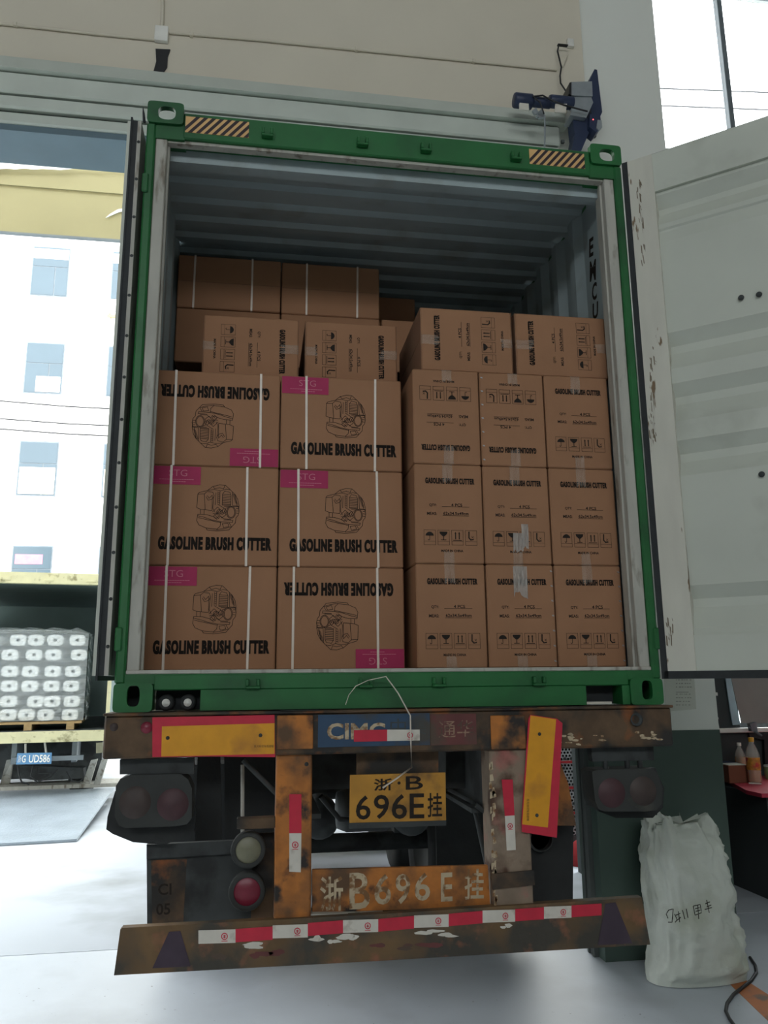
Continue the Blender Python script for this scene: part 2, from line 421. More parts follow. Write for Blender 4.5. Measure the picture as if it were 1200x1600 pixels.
struct('trim_10', MB().box((3.4, BY - .06, 1.175), (5.65, BY + .0, 1.215), .006), M['plastic'])

# ================================================================== THE CONTAINER
ZB = 1.55; TOP = 4.446; HX = 1.219; LEN = 12.19
ct = thing('shipping_container', (0, 0, ZB), 'green high-cube shipping container with open doors, on the rear of the trailer', 'container')

def ring(mb, outer, inner, d):
    """frame between two outlines of equal count in 3D, extruded by d"""
    n = len(outer); d = Vector(d)
    o = [Vector(p) for p in outer]; i = [Vector(p) for p in inner]
    vs = o + i + [p + d for p in o] + [p + d for p in i]
    fs = []
    for k in range(n):
        k2 = (k + 1) % n
        fs += [(k, k2, n + k2, n + k), (2 * n + k, 3 * n + k, 3 * n + k2, 2 * n + k2), (k, 2 * n + k, 2 * n + k2, k2), (n + k, n + k2, 3 * n + k2, 3 * n + k)]
    mb.add(vs, fs); return mb
def superellipse(cx, cz, a, b, e, n=24, Y=0.0):
    out = []
    for k in range(n):
        t = 2 * PI * (k + .5) / n; c, s = math.cos(t), math.sin(t)
        out.append((cx + a * math.copysign(abs(c) ** (2 / e), c), Y, cz + b * math.copysign(abs(s) ** (2 / e), s)))
    return out
def casting(x0, x1, z0, z1, hx, hz, ha, hb, he, depth=.16):
    cx, cz = (x0 + x1) / 2, (z0 + z1) / 2
    mb = MB(); out = superellipse(cx, cz, (x1 - x0) / 2, (z1 - z0) / 2, 9, Y=-.012); inn = superellipse(hx, hz, ha, hb, he, Y=-.012)
    ring(mb, out, inn, (0, .03, 0))
    mb.box((x0 + .004, .018, z0 + .004), (x0 + .026, depth, z1 - .004)).box((x1 - .026, .018, z0 + .004), (x1 - .004, depth, z1 - .004))
    return mb
for sx in (-1, 1):
    xa, xb = sorted((sx * HX, sx * 1.047))
    o = casting(xa, xb, 4.328, TOP, (xa + xb) / 2 + .006, 4.384, .042, .036, 2.6, .03).build('corner_casting', M['green'], ct)
    xa, xb = sorted((sx * HX, sx * 1.06))
    hx = -1.138 if sx < 0 else 1.141
    o = casting(xa, xb, ZB, 1.668, hx, 1.616, .026, .043, 3.2).build('corner_casting', M['green'], ct)
    MB().box((xa + .03, .13, ZB + .02), (xb - .03, .15, 1.655)).build('hole_shade_plate', M['gasket'], o)  # black plate gives the casting hole its shade by colour
# posts with a pale worn inner face
for sx in (-1, 1):
    mb = MB()
    mb.box((sx * 1.178, -.004, 1.664), (sx * HX, .13, 4.33), .008).box((sx * 1.045, .004, 1.664), (sx * 1.178, .012, 1.70)) if False else mb.box((sx * 1.176, -.004, 1.664), (sx * HX, .13, 4.33), .008)
    po = mb.build('corner_post', M['green'], ct)
    MB().box((sx * 1.122, .012, 1.705), (sx * 1.1755, .13, 4.26), .004).build('door_jamb', M['frame_grey'], po)
    MB().box((sx * 1.112, .05, 1.72), (sx * 1.122, .07, 4.25)).build('jamb_seal', M['frame_grey'], po)
    for z in ((1.80, 3.95) if sx < 0 else (1.80,)):
        MB().box((sx * 1.196, -.014, z), (sx * 1.226, -.003, z + .10), .005).build('hinge_lug', M['green'], po)
p = at(1004, 485, -.006)
MB().box((p.x - .008, -.007, p.z - .03), (p.x + .008, -.0045, p.z + .03)).build('sticker', M['white'], ct)
# header
hd = MB().box((-1.047, 0, 4.262), (1.047, .10, 4.405), .006).box((-1.176, .004, 4.255), (-1.04, .10, 4.34)).box((1.04, .004, 4.255), (1.176, .10, 4.34)).build('door_header', M['green'], ct)
MB().box((-1.17, .10, 4.20), (1.17, .17, 4.40)).build('header_lining', M['inner'], hd)
MB().box((-1.12, .02, 4.246), (1.12, .06, 4.262)).build('header_seal', M['frame_grey'], hd)
for x in (-.641, -.167, .159, .635):
    MB().box((x - .028, -.03, 4.30), (x + .028, 0, 4.312), .003).box((x - .028, -.03, 4.312), (x - .014, 0, 4.345), .003).box((x + .014, -.03, 4.312), (x + .028, 0, 4.345), .003).build('cam_keeper', M['green'], hd)
# sill with two fork-lift style recesses
sl = MB().box((-1.178, .002, 1.664), (1.178, .12, 1.705)).box((-1.06, 0, 1.638), (1.06, .12, 1.704), .005).box((-.865, 0, 1.553), (.85, .12, 1.638)).box((1.024, 0, 1.553), (1.06, .12, 1.638)).box((-1.06, .11, 1.553), (-.865, .12, 1.638)).box((.85, .11, 1.553), (1.024, .12, 1.638)).build('door_sill', M['green'], ct)
MB().box((-1.176, .002, 1.705), (1.176, .14, 1.722), .003).build('threshold_strip', M['frame_grey'], sl)
for (a, b) in ((-1.058, -.866), (.851, 1.022)):
    MB().box((a, .10, 1.555), (b, .109, 1.637)).build('recess_shade_plate', M['gasket'], sl)  # recess shade put in as a black plate
MB().box((.852, .012, 1.556), (.975, .03, 1.566)).build('bright_edge', M['white'], sl)
for (px, py) in ((259, 1102), (293, 1101)):
    p = at(px, py, .02)
    o = MB().lathe([(.0, .07), (.034, .07), (.034, .012), (.028, .0), (.020, -.002), (.016, .004)], (p.x, .02, 1.586), 'Y', 20).build('coupling', M['rubber'], sl)
    MB().lathe([(.0, -.004), (.006, -.004), (.0065, -.002), (.016, -.003), (.017, .004)], (p.x, .02, 1.586), 'Y', 16).build('coupling_hub', M['plastic'], o)
for x in (-.648, -.162, .164, .625):
    MB().box((x - .03, -.026, 1.64), (x + .03, 0, 1.652), .003).box((x - .03, -.026, 1.652), (x - .016, 0, 1.682), .003).box((x + .016, -.026, 1.652), (x + .03, 0, 1.682), .003).build('cam_keeper', M['green'], sl)
# hazard stickers: tan boards with dark slanting bars
for (x0, x1) in ((-1.038, -.732), (.712, 1.015)):
    z0, z1 = 4.296, 4.384
    st = MB().box((x0, -.002, z0), (x1, 0, z1)).build('hazard_sticker', M['sand'], hd)
    n = 8; wd = (x1 - x0) / n; hgt = z1 - z0; sh = .075
    for k in range(-1, n + 1):
        a = x0 + k * wd + wd * .35; b = a + wd * .5
        P = []
        for (bx, bz) in ((a, 0), (b, 0), (b + sh, 1), (a + sh, 1)):
            P.append((bx, bz))
        # clip the slanted bar to the sticker
        def clip(poly, xk, keep_gt):
            out = []
            for i in range(len(poly)):
                p, q = poly[i], poly[(i + 1) % len(poly)]
                ip = (p[0] >= xk) if keep_gt else (p[0] <= xk); iq = (q[0] >= xk) if keep_gt else (q[0] <= xk)
                if ip: out.append(p)
                if ip != iq:
                    t = (xk - p[0]) / (q[0] - p[0]); out.append((xk, p[1] + t * (q[1] - p[1])))
            return out
        P = clip(clip(P, x0, True), x1, False) if P else P
        if len(P) >= 3:
            MB().prism([(x, -.0035, z0 + t * hgt) for x, t in P], (0, .0015, 0)).build('stripe', M['brownblack'], st)
# corrugated side walls, roof, front wall, floor
for sx in (-1, 1):
    prof = [(.13, 1.172), (.36, 1.172)]
    y = .36
    while y < LEN - .3:
        prof += [(y + .068, 1.206), (y + .138, 1.206), (y + .206, 1.172), (y + .278, 1.172)]; y += .278
    mb = MB(); vs = []
    for (y, x) in prof: vs += [(sx * x, y, 1.69), (sx * x, y, 4.36), (sx * (x + .003), y, 1.69), (sx * (x + .003), y, 4.36)]
    n = len(prof)
    mb.add(vs, [(4 * i, 4 * i + 4, 4 * i + 5, 4 * i + 1) for i in range(n - 1)] + [(4 * i + 2, 4 * i + 3, 4 * i + 7, 4 * i + 6) for i in range(n - 1)])
    mb.build('side_wall', M['inner'], ct)
    MB().box((sx * 1.209, .13, 4.35), (sx * HX, LEN, 4.41)).build('top_rail', M['green'], ct)
    MB().box((sx * 1.209, .13, 1.56), (sx * HX, LEN, 1.69)).build('bottom_rail', M['green'], ct)
prof = [(.17, 4.36)]; y = .20
while y < LEN - .3:
    prof += [(y, 4.36), (y + .025, 4.385), (y + .105, 4.385), (y + .13, 4.36), (y + .155, 4.36)]; y += .186
vs = []
for (y, z) in prof: vs += [(-1.21, y, z), (1.21, y, z), (-1.21, y, z + .003), (1.21, y, z + .003)]
n = len(prof)
MB().add(vs, [(4 * i, 4 * i + 1, 4 * i + 5, 4 * i + 4) for i in range(n - 1)] + [(4 * i + 2, 4 * i + 6, 4 * i + 7, 4 * i + 3) for i in range(n - 1)]).build('roof_panel', M['inner'], ct)
MB().box((-1.2, LEN - .05, 1.6), (1.2, LEN, 4.4)).build('front_wall', M['inner'], ct)
MB().box((-1.15, .12, 1.66), (1.15, LEN - .05, 1.716)).build('container_floor', M['wood'], ct)
# big stencilled letters running down the inside of the right wall
mb = MB()
for ch, (l, r, t, b) in zip('EMCU', [(920.5, 927, 371, 403), (921.5, 931, 406, 441), (925, 932.5, 441, 471), (926, 934.5, 472, 500)]):
    text_on(mb, ch, [atx(l, t + 3, 1.1705), atx(r, t - 2, 1.1705), atx(r, b - 4, 1.1705), atx(l, b, 1.1705)], .03)
mb.build('stencil_lettering', M['ink'], ct)

# right door, swung out towards the viewer
A = math.radians(140)
du = Vector((-math.cos(A), -math.sin(A), 0)); dn = Vector((-math.sin(A), math.cos(A), 0))   # along the door / inner-face normal
if dn.dot(CAM - Vector((1.8, -.4, 1.67))) < 0: dn = -dn
dh = Vector((1.237, -.035, 0))
def dpt(s, z, d=0.0): return dh + du * s + dn * d + Vector((0, 0, z))
def dbox(mb, s0, s1, z0, z1, d0, d1):
    q = [dpt(s0, z0, d0), dpt(s1, z0, d0), dpt(s1, z0, d1), dpt(s0, z0, d1)]
    return mb.prism(q, (0, 0, z1 - z0))
DZ0, DZ1, DW = 1.70, 4.335, 1.17
dr = dbox(MB(), 0, .125, DZ0, DZ1, -.07, 0)
dbox(dr, DW - .125, DW, DZ0, DZ1, -.07, 0)
dr = dr.build('door', M['doorframe'], ct)
dbox(MB(), .125, DW - .125, 4.12, DZ1, -.05, -.004).build('top_rail', M['doorwhite'], dr)
dbox(MB(), .125, DW - .125, DZ0, 1.86, -.05, -.008).build('bottom_rail', M['doorwhite'], dr)
# horizontally ribbed sheet: shallow grooves whose upper slopes face down
def on_door(px, py, d=0.0):
    o = dpt(0, 0, d); rr = ray(px, py); t = (o - CAM).dot(dn) / rr.dot(dn); return CAM + rr * t
band = [(4.12, -.022)]
for (ya, yb) in ((300, 322), (335, 352), (532, 560), (616, 646), (710, 735), (946, 980)):
    za, zb = on_door(1120, ya).z, on_door(1120, yb).z
    if ya == 300: band += [(za + .09, -.022), (za + .03, -.066), (za, -.066), (zb, -.022)]
    else: band += [(za + .10 if ya != 335 else za + .02, -.022), (za + .04 if ya != 335 else za + .01, -.066 if ya != 335 else -.03), (za, -.066 if ya != 335 else -.03), (zb, -.022)]
band = [b for b in band if b[0] > 1.87]
band.append((1.86, -.022))
mb = MB(); vs = []
for z, d in band: vs += [dpt(.125, z, d), dpt(DW - .125, z, d), dpt(.125, z, d - .004), dpt(DW - .125, z, d - .004)]
n = len(band)
mb.add(vs, [(4 * i, 4 * i + 1, 4 * i + 5, 4 * i + 4) for i in range(n - 1)] + [(4 * i + 2, 4 * i + 6, 4 * i + 7, 4 * i + 3) for i in range(n - 1)])
mb.build('ribbed_sheet', M['doorwhite'], dr)
mb = MB(); dbox(mb, -.02, DW + .02, DZ0 - .035, DZ0, -.055, -.004); dbox(mb, -.02, DW + .02, DZ1, DZ1 + .012, -.055, -.02); dbox(mb, -.03, 0, DZ0 - .035, DZ1 + .005, -.055, -.004)
mb.build('door_gasket', M['gasket'], dr)
for (px, py) in ((1158, 465), (1186, 460), (1190, 741)):
    p = on_door(px, py, -.012)
    mb = MB(); vs = []
    for rr, dd in ((.014, 0), (.012, .006), (.0, .008)):
        for k in range(12):
            a = 2 * PI * k / 12; vs.append(p + du * rr * math.cos(a) + Vector((0, 0, rr * math.sin(a))) + dn * dd)
    mb.add(vs, [(i * 12 + k, i * 12 + (k + 1) % 12, (i + 1) * 12 + (k + 1) % 12, (i + 1) * 12 + k) for i in range(2) for k in range(12)], True)
    mb.build('bolt_head', M['darkmetal'], dr)
# bare scratches on the door's scuffed edge
rs = random.Random(3)
mb = MB()
for (px0, px1, py0, py1, n) in ((994, 1001, 275, 305, 7), (997, 1004, 315, 350, 8), (1001, 1008, 380, 420, 6), (1013, 1024, 540, 685, 26), (1038, 1052, 950, 1010, 14), (1016, 1022, 600, 690, 10)):
    for k in range(n):
        px = rs.uniform(px0, px1); py = rs.uniform(py0, py1); L = rs.uniform(4, 20); wpx = rs.uniform(.5, 2.0)
        P = [on_door(px + rs.uniform(-.3, .3), py, .001), on_door(px + wpx, py + 2, .001), on_door(px + wpx + rs.uniform(0, 2), py + L, .001), on_door(px + rs.uniform(0, 2), py + L - 2, .001)]
        mb.add(P, [(0, 1, 2, 3)])
mb.build('scratches', M['scuff'], dr, kind='stuff')
# left door, folded right back along the container's side, seen on its hinge edge
dl = MB().box((-1.262, .0, 1.70), (-1.245, 1.17, 4.335)).build('door', M['frame_grey'], ct)
MB().box((-1.295, -.004, 1.68), (-1.286, 1.17, 4.35)).build('door_gasket', M['gasket'], dl)
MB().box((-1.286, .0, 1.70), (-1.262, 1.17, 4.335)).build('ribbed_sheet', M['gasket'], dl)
MB().box((-1.31, .002, 1.70), (-1.295, 1.17, 4.33)).build('door_edge', M['doorwhite'], dl)
z = 1.82
while z < 4.3:
    MB().lathe([(.0, -.005), (.006, -.004), (.008, 0)], (-1.2535, 0, z), 'Y', 10).build('rivet', M['darkmetal'], dl); z += .2
MB().tube([(-1.232, .0, 4.33), (-1.236, -.01, 4.37), (-1.24, -.012, 4.40)], [.008, .006, .002], 6).build('torn_seal', M['gasket'], dl)

# ================================================================== THE CARTONS
T1 = 'GASOLINE BRUSH CUTTER'
def P2(pts, cx, cz, s): return [((x - cx) * s, (cz - y) * s) for x, y in pts]
def engine_mesh():
    mb = MB(); S = .00063; wl = .0024
    def ln(*pts): mb.ribbon(P2(pts, 645, 300, S), wl)
    def el(cx, cy, a, b, n=16): ln(*[(cx + a * math.cos(2 * PI * k / n), cy + b * math.sin(2 * PI * k / n)) for k in range(n + 1)])
    ln((490, 195), (500, 182), (560, 165), (600, 132), (650, 118), (695, 121), (732, 155), (770, 193), (790, 230), (800, 280), (798, 312))
    ln((600, 132), (615, 150), (650, 140), (680, 150), (690, 121)); ln((560, 165), (610, 155), (660, 165), (700, 150), (732, 155))
    ln((490, 195), (486, 300), (515, 312), (598, 320)); ln((490, 195), (538, 192), (548, 312)); ln((538, 192), (560, 172), (602, 178), (612, 205), (598, 232), (568, 240), (552, 214)); ln((560, 205), (575, 225), (598, 200), (600, 318))
    ln((515, 312), (515, 346)); ln((542, 315), (542, 350))
    ln((495, 350), (489, 400), (506, 432), (560, 455), (640, 463), (664, 440), (668, 405), (600, 392), (540, 372), (495, 362)); ln((495, 350), (560, 352), (610, 366), (640, 388)); ln((500, 376), (560, 390), (664, 412))
    ln((674, 275), (674, 190), (690, 166), (728, 174), (738, 198), (738, 278), (674, 275))
    for k in range(7): ln((677, 190 + k * 13), (736, 193 + k * 13))
    ln((655, 168), (655, 272)); ln((640, 172), (640, 262)); ln((624, 180), (622, 275)); ln((610, 205), (605, 300), (620, 330))
    for k in range(6): ln((645, 180 + k * 15), (653, 182 + k * 15))
    for k in range(8): ln((748 + k * 3.5, 185 + k * 10), (768 + k * 3, 195 + k * 10))
    ln((748, 170), (752, 278), (798, 282)); ln((770, 195), (785, 278))
    el(742, 330, 27, 40, 20); el(742, 330, 34, 47, 20)
    ln((690, 285), (795, 286), (802, 318), (796, 352), (780, 372), (776, 412), (752, 440), (702, 456), (640, 466)); ln((780, 300), (800, 300)); ln((780, 318), (802, 320)); ln((778, 336), (798, 338))
    ln((560, 455), (568, 470), (640, 476), (730, 466), (752, 440)); ln((668, 405), (755, 408), (758, 392), (690, 390)); ln((680, 420), (720, 415), (730, 440), (690, 450), (680, 420)); ln((730, 412), (745, 436))
    ln((605, 330), (640, 292), (662, 312), (630, 342), (682, 346), (702, 300), (722, 292)); ln((620, 352), (650, 382), (662, 360), (690, 382), (742, 386)); ln((640, 270), (690, 300), (660, 330)); ln((608, 345), (640, 335), (675, 375), (705, 350), (690, 320))
    el(655, 328, 20, 17, 12); el(632, 362, 17, 15, 12); el(690, 322, 14, 18, 12); el(655, 328, 9, 8, 8)
    return mb
def icons(mb, cx, cz, k=1.0):
    """four boxed handling marks in a row"""
    wd, ht, gap = .056 * k, .072 * k, .068 * k
    for i in range(4):
        x = cx + (i - 1.5) * gap; l, r, t, b = x - wd / 2, x + wd / 2, cz + ht / 2, cz - ht / 2; m = b + ht * .24
        mb.ribbon([(l, t), (r, t), (r, b), (l, b), (l, t)], .0016 * k); mb.ribbon([(l, m), (r, m)], .0013 * k)
        c = m + (t - m) * .5; u = wd * .36
        if i == 0:      # umbrella
            mb.poly([(x - u, c), (x - u * .85, c + u * .5), (x - u * .4, c + u * .85), (x, c + u * .95), (x + u * .4, c + u * .85), (x + u * .85, c + u * .5), (x + u, c)])
            mb.ribbon([(x, c), (x, c - u * .95), (x - u * .25, c - u * 1.1), (x - u * .4, c - u * .9)], .0026 * k)
        elif i == 1:    # glass
            mb.poly([(x - u, c + u), (x - u * .85, c + u * .45), (x - u * .25, c - u * .1), (x + u * .25, c - u * .1), (x + u * .85, c + u * .45), (x + u, c + u)])
            mb.ribbon([(x, c), (x, c - u * .9)], .004 * k); mb.ribbon([(x - u * .6, c - u), (x + u * .6, c - u)], .003 * k)
        elif i == 2:    # two arrows up over a bar
            for q in (-.45, .45):
                mb.ribbon([(x + u * q, c - u * .7), (x + u * q, c + u * .7)], .005 * k); mb.poly([(x + u * (q - .22), c + u * .55), (x + u * (q + .22), c + u * .55), (x + u * q, c + u)])
            mb.ribbon([(x - u, c - u * 1.05), (x + u, c - u * 1.05)], .003 * k)
        else:           # hook
            mb.ribbon([(x - u * .5, c + u), (x - u * .55, c - u * .4), (x - u * .1, c - u * .9), (x + u * .5, c - u * .8)], .006 * k); mb.ribbon([(x + u * .1, c), (x + u * .6, c - u * .5)], .0018 * k); mb.ribbon([(x + u * .6, c), (x + u * .1, c - u * .5)], .0018 * k)
    return mb

MESH = {}
def shared(key, fn, m):
    if key not in MESH:
        me = fn().mesh(key); me.materials.append(m); MESH[key] = me
    return MESH[key]
def child(name, me, root, ctr, rot, parent=None):
    o = bpy.data.objects.new(name, me); C.objects.link(o)
    if parent is None:
        o.parent = root; o.location = ctr; o.rotation_euler = (0, rot, 0)
    else:
        o.parent = parent
    return o
def body_mesh(w_, d_, h_):
    mb = MB().box((-w_ / 2 + .0012, -d_ / 2, -h_ / 2), (w_ / 2 - .0012, d_ / 2, h_ / 2), .006); return mb
def long_title():
    mb = MB()
    for dx in (-.0013, .0013): put_text(mb, T1, dx, 0, .526, .064, 0, .055)
    return mb
def end_title():
    mb = MB()
    for dx in (-.0005, .0005): put_text(mb, T1, dx, 0, .245, .030, 0, .055)
    return mb
def end_qty():
    mb = MB(); put_text(mb, 'QTY:', -.085, 0, .036, .015, 0, .02); put_text(mb, '4 PCS', .033, .003, .055, .015, 0, .02); mb.ribbon([(-.04, -.006), (.095, -.006)], .0018)
    return mb
def end_meas():
    mb = MB(); put_text(mb, 'MEAS:', -.091, 0, .048, .015, 0, .02); put_text(mb, '62x34.5x49cm', .028, .002, .125, .016, 0, .02); mb.ribbon([(-.037, -.009), (.092, -.009)], .0018)
    return mb
def end_made():
    return put_text(MB(), 'MADE IN CHINA', 0, 0, .108, .012, 0, .03)
def end_icons(): return icons(MB(), 0, 0, 1.0)
def stg(): 
    mb = put_text(MB(), 'STG', .01, .012, .085, .032, 0, -.005)
    for k in range(14): mb.ribbon([(-.075 + k * .0115, -.02), (-.075 + k * .0115 + .008, -.02)], .003)
    for k in range(6): mb.ribbon([(-.02 + k * .0115, -.031), (-.02 + k * .0115 + .008, -.031)], .003)
    return mb
def label_mesh(): return MB().box((-.1165, -.0008, -.0445), (.1165, .0004, .0445))
def tape_mesh(L, seed, wd=.05):
    r = random.Random(seed); mb = MB(); n = 7
    top = []; bot = []
    for k in range(n + 1):
        x = -wd / 2 + wd * k / n
        top.append((x, r.uniform(-.0012, 0), 0)); bot.append((x + r.uniform(-.003, .003), r.uniform(-.002, -.0003), -L * r.uniform(.75, 1.0)))
    mid = [((a[0] + b[0]) / 2 + r.uniform(-.002, .002), r.uniform(-.003, -.0003), (a[2] + b[2]) / 2) for a, b in zip(top, bot)]
    mb.add(top + mid + bot, [(k, k + 1, n + 2 + k, n + 1 + k) for k in range(n)] + [(n + 1 + k, n + 2 + k, 2 * n + 3 + k, 2 * n + 2 + k) for k in range(n)])
    return mb
def strap_mesh(d_, h_, wd=.011, lean=0.0):
    mb = MB(); y0, y1 = -d_ / 2, d_ / 2; e = .0042
    mb.prism([(-wd / 2 - lean, y0 - e, -h_ / 2), (wd / 2 - lean, y0 - e, -h_ / 2), (wd / 2 + lean, y0 - e, h_ / 2), (-wd / 2 + lean, y0 - e, h_ / 2)], (0, e * .8, 0))
    mb.box((-wd / 2 + lean, y0 - e, h_ / 2), (wd / 2 + lean, y1 + e, h_ / 2 + .001)); mb.box((-wd / 2 - lean, y0 - e, -h_ / 2 - .001), (wd / 2 - lean, y1 + e, -h_ / 2)); mb.box((-wd / 2, y1 + e * .2, -h_ / 2), (wd / 2, y1 + e, h_ / 2))
    return mb
def staples_mesh(h_, n=7):
    mb = MB()
    for k in range(n):
        z = h_ / 2 - .03 - k * (h_ - .06) / (n - 1); mb.box((-.004, -.0025, z - .003), (.006, 0, z - .0005)); mb.box((-.006, -.0025, z + .001), (.003, 0, z + .0035))
    return mb

def carton(kind, label, group, x0, x1, y, z0, h_, depth, rot=0.0, straps=(), staples=None, tapes=True, printed=True, flaps=False, crumple=None, seam=False):
    wv = x1 - x0
    root = thing('cardboard_carton', ((x0 + x1) / 2, y + depth / 2, z0), label, 'carton', group)
    quarter = abs(abs(rot) - PI / 2) < .01
    uw, uh = (h_, wv) if quarter else (wv, h_)
    ctr = (0, 0, h_ / 2)
    k = lambda s: '%s_%.3f_%.3f_%.3f' % (s, uw, depth, uh)
    bo = child('box_body', shared(k('box_body'), lambda: body_mesh(uw, depth, uh), M['card']), root, ctr, rot)
    R_ = Matrix.Translation(Vector(ctr)) @ Matrix.Rotation(rot, 4, 'Y')
    yf = -depth / 2
    def onface(name, me, fx, fz, dy=-.0012, parent=None, r2=0.0):
        o = bpy.data.objects.new(name, me); C.objects.link(o)
        o.parent = root if parent is None else parent
        if parent is None:
            o.matrix_local = R_ @ Matrix.Translation((fx, yf + dy, fz))
        else:
            o.matrix_local = Matrix.Translation((fx, dy, fz))
        return o
    if printed and kind == 'long':
        onface('title_lettering', shared('long_title', long_title, M['ink']), .012, -uh / 2 + .105)
        onface('engine_drawing', shared('engine_drawing', engine_mesh, M['ink']), .02, uh / 2 - .205)
        lb = onface('brand_label', shared('brand_label', label_mesh, M['magenta']), -uw / 2 + .1215, uh / 2 - .049)
        onface('label_lettering', shared('label_lettering', stg, M['pinkink']), 0, 0, -.0014, lb)
    elif printed:
        onface('title_lettering', shared('end_title', end_title, M['ink']), .008, uh / 2 - .083)
        onface('quantity_lettering', shared('end_qty', end_qty, M['ink']), .006, uh / 2 - .205)
        onface('measure_lettering', shared('end_meas', end_meas, M['ink']), .006, uh / 2 - .246)
        onface('origin_lettering', shared('end_made', end_made, M['ink']), .011, uh / 2 - .427)
        onface('handling_marks', shared('end_icons', end_icons, M['ink']), .004, -uh / 2 + .125)
    if tapes and kind == 'end':
        sd = random.randrange(6)
        onface('packing_tape', shared('tape_top_%d' % sd, lambda: tape_mesh(.10, sd), M['tape']), -.005, uh / 2, -.0022)
        t2 = onface('packing_tape', shared('tape_bottom_%d' % sd, lambda: tape_mesh(.065, sd + 20), M['tape']), -.005, -uh / 2, -.0022)
        t2.matrix_local = R_ @ Matrix.Translation((-.005, yf - .0022, -uh / 2)) @ Matrix.Rotation(PI, 4, 'Y')
    if crumple:
        for i, (fx, fz, L, wd, sd) in enumerate(crumple):
            onface('crumpled_tape', shared('crumpled_tape_%d' % sd, lambda: tape_mesh(L, sd, wd), M['tapew']), fx, fz, -.003)
    for i, fx in enumerate(straps):
        lean = random.uniform(-.003, .003)
        me = shared('strap_%.3f_%.3f_%d' % (depth, h_, i + len(MESH)), lambda: strap_mesh(depth, h_, .011, lean), M['strap'])
        o = bpy.data.objects.new('packing_strap', me); C.objects.link(o); o.parent = root; o.location = (fx, 0, h_ / 2)
    if staples is not None:
        onface('staples', shared('staples_%.3f' % uh, lambda: staples_mesh(uh), M['steel']), staples, 0)['kind'] = 'stuff'
    if flaps:
        for s in (-1, 1):
            me = MB()
            for q in (-1, 1):
                me = MB().box((-uw / 2 + .002 if q < 0 else .002, -depth / 2 + .002, s * uh / 2), (-.002 if q < 0 else uw / 2 - .002, depth / 2 - .002, s * (uh / 2 + .002)))
                o = child('flap', shared(k('flap_%d_%d' % (s, q)), lambda: me, M['carddark']), root, ctr, rot)
    if seam:
        me = shared('seam_%.3f_%.3f' % (uw, depth), lambda: MB().box((-uw / 2 + .004, -.001, -.002), (uw / 2 - .004, 0, .002)), M['carddark'])
        o = onface('flap_seam', me, 0, .0, -.0002)
    return root

LX = [(-1.158, -.548), (-.545, .066)]; LZ = [1.7225, 2.207, 2.6915]; LH = .482; LY = .28
RX = [(.099, .438), (.442, .779), (.783, 1.127)]; RZ = [1.7225, 2.213, 2.7035]; RH = .488; RY = .15
g1 = 'engine-side cartons in the left stack'; g2 = 'end-on cartons in the right stack'
rowsn = ['bottom', 'middle', 'top']
lbl = {
    (0, 0): 'carton with engine drawing and magenta label, bottom left corner of the container load',
    (0, 1): 'upside-down engine-drawing carton with magenta label at lower right, bottom row of left stack',
    (1, 0): 'upright engine-drawing carton beside left container wall, middle row of left stack',
    (1, 1): 'upright engine-drawing carton, middle row of left stack, touching the narrow right stack',
    (2, 0): 'upside-down engine-drawing carton beside left container wall, top row of left stack',
    (2, 1): 'upright engine-drawing carton under the tilted-print cartons, top row of left stack, inner column'}
flip = {(0, 1), (2, 0)}
sfr = {(0, 0): (.165, .79), (0, 1): (.125, .785), (1, 0): (.165, .755), (1, 1): (.155, .79), (2, 0): (.17, .845), (2, 1): (.21, .775)}
for r in range(3):
    for c in range(2):
        x0, x1 = LX[c]; W_ = x1 - x0
        j = random.uniform(-.004, .004)
        carton('long', lbl[r, c], g1, x0, x1, LY + j, LZ[r], LH, .345, PI if (r, c) in flip else 0.0, [(f - .5) * W_ for f in sfr[r, c]])
colsn = ['inner', 'centre', 'outer']
flipr = {(2, 0), (2, 1)}
lblr = {
    (0, 0): 'narrow end-on carton, bottom row of right stack, next to the engine-drawing cartons',
    (0, 1): 'narrow end-on carton with crumpled tape over its title, bottom row of right stack',
    (0, 2): 'narrow end-on carton, bottom right corner of the load beside the container wall',
    (1, 0): 'narrow end-on carton, middle row of right stack, next to the engine-drawing cartons',
    (1, 1): 'narrow end-on carton with white torn tape over its handling marks, centre of right stack',
    (1, 2): 'narrow end-on carton, middle row of right stack, beside the right container wall',
    (2, 0): 'upside-down narrow carton, top row of right stack, next to the engine-drawing cartons',
    (2, 1): 'upside-down narrow carton with staples along its edge, top row centre of right stack',
    (2, 2): 'upright narrow carton, top row of right stack, beside the right container wall'}
for r in range(3):
    for c in range(3):
        x0, x1 = RX[c]
        st = None
        if (r, c) == (0, 1): st = (x1 - x0) / 2 - .012
        if (r, c) == (0, 2): st = (x1 - x0) / 2 - .014
        if (r, c) == (2, 1): st = (x1 - x0) / 2 - .012
        cr = None
        if (r, c) == (1, 1): cr = [(.0, -.09, .10, .05, 101), (.035, -.045, .135, .035, 102)]
        if (r, c) == (0, 1): cr = [(.0, .236, .16, .07, 103)]
        carton('end', lblr[r, c], g2, x0, x1, RY + random.uniform(-.004, .004), RZ[r], RH, .62, PI if (r, c) in flipr else 0.0, staples=st, crumple=cr)
g3 = 'cartons lying on their sides on top of the stacks'
carton('end', 'carton lying on its side, print running downward, upper left, nearest the left wall', g3, -.943, -.457, .385, 3.177, .352, .62, PI / 2, flaps=True)
carton('end', 'carton lying on its side, print running downward, upper centre beside the dark gap', g3, -.420, .064, .39, 3.177, .352, .62, PI / 2, flaps=True, staples=None)
carton('end', 'carton lying sideways on the right stack, print running upward, its left side visible', g3, .152, .630, .17, 3.1945, .344, .62, -PI / 2, flaps=True, straps=())
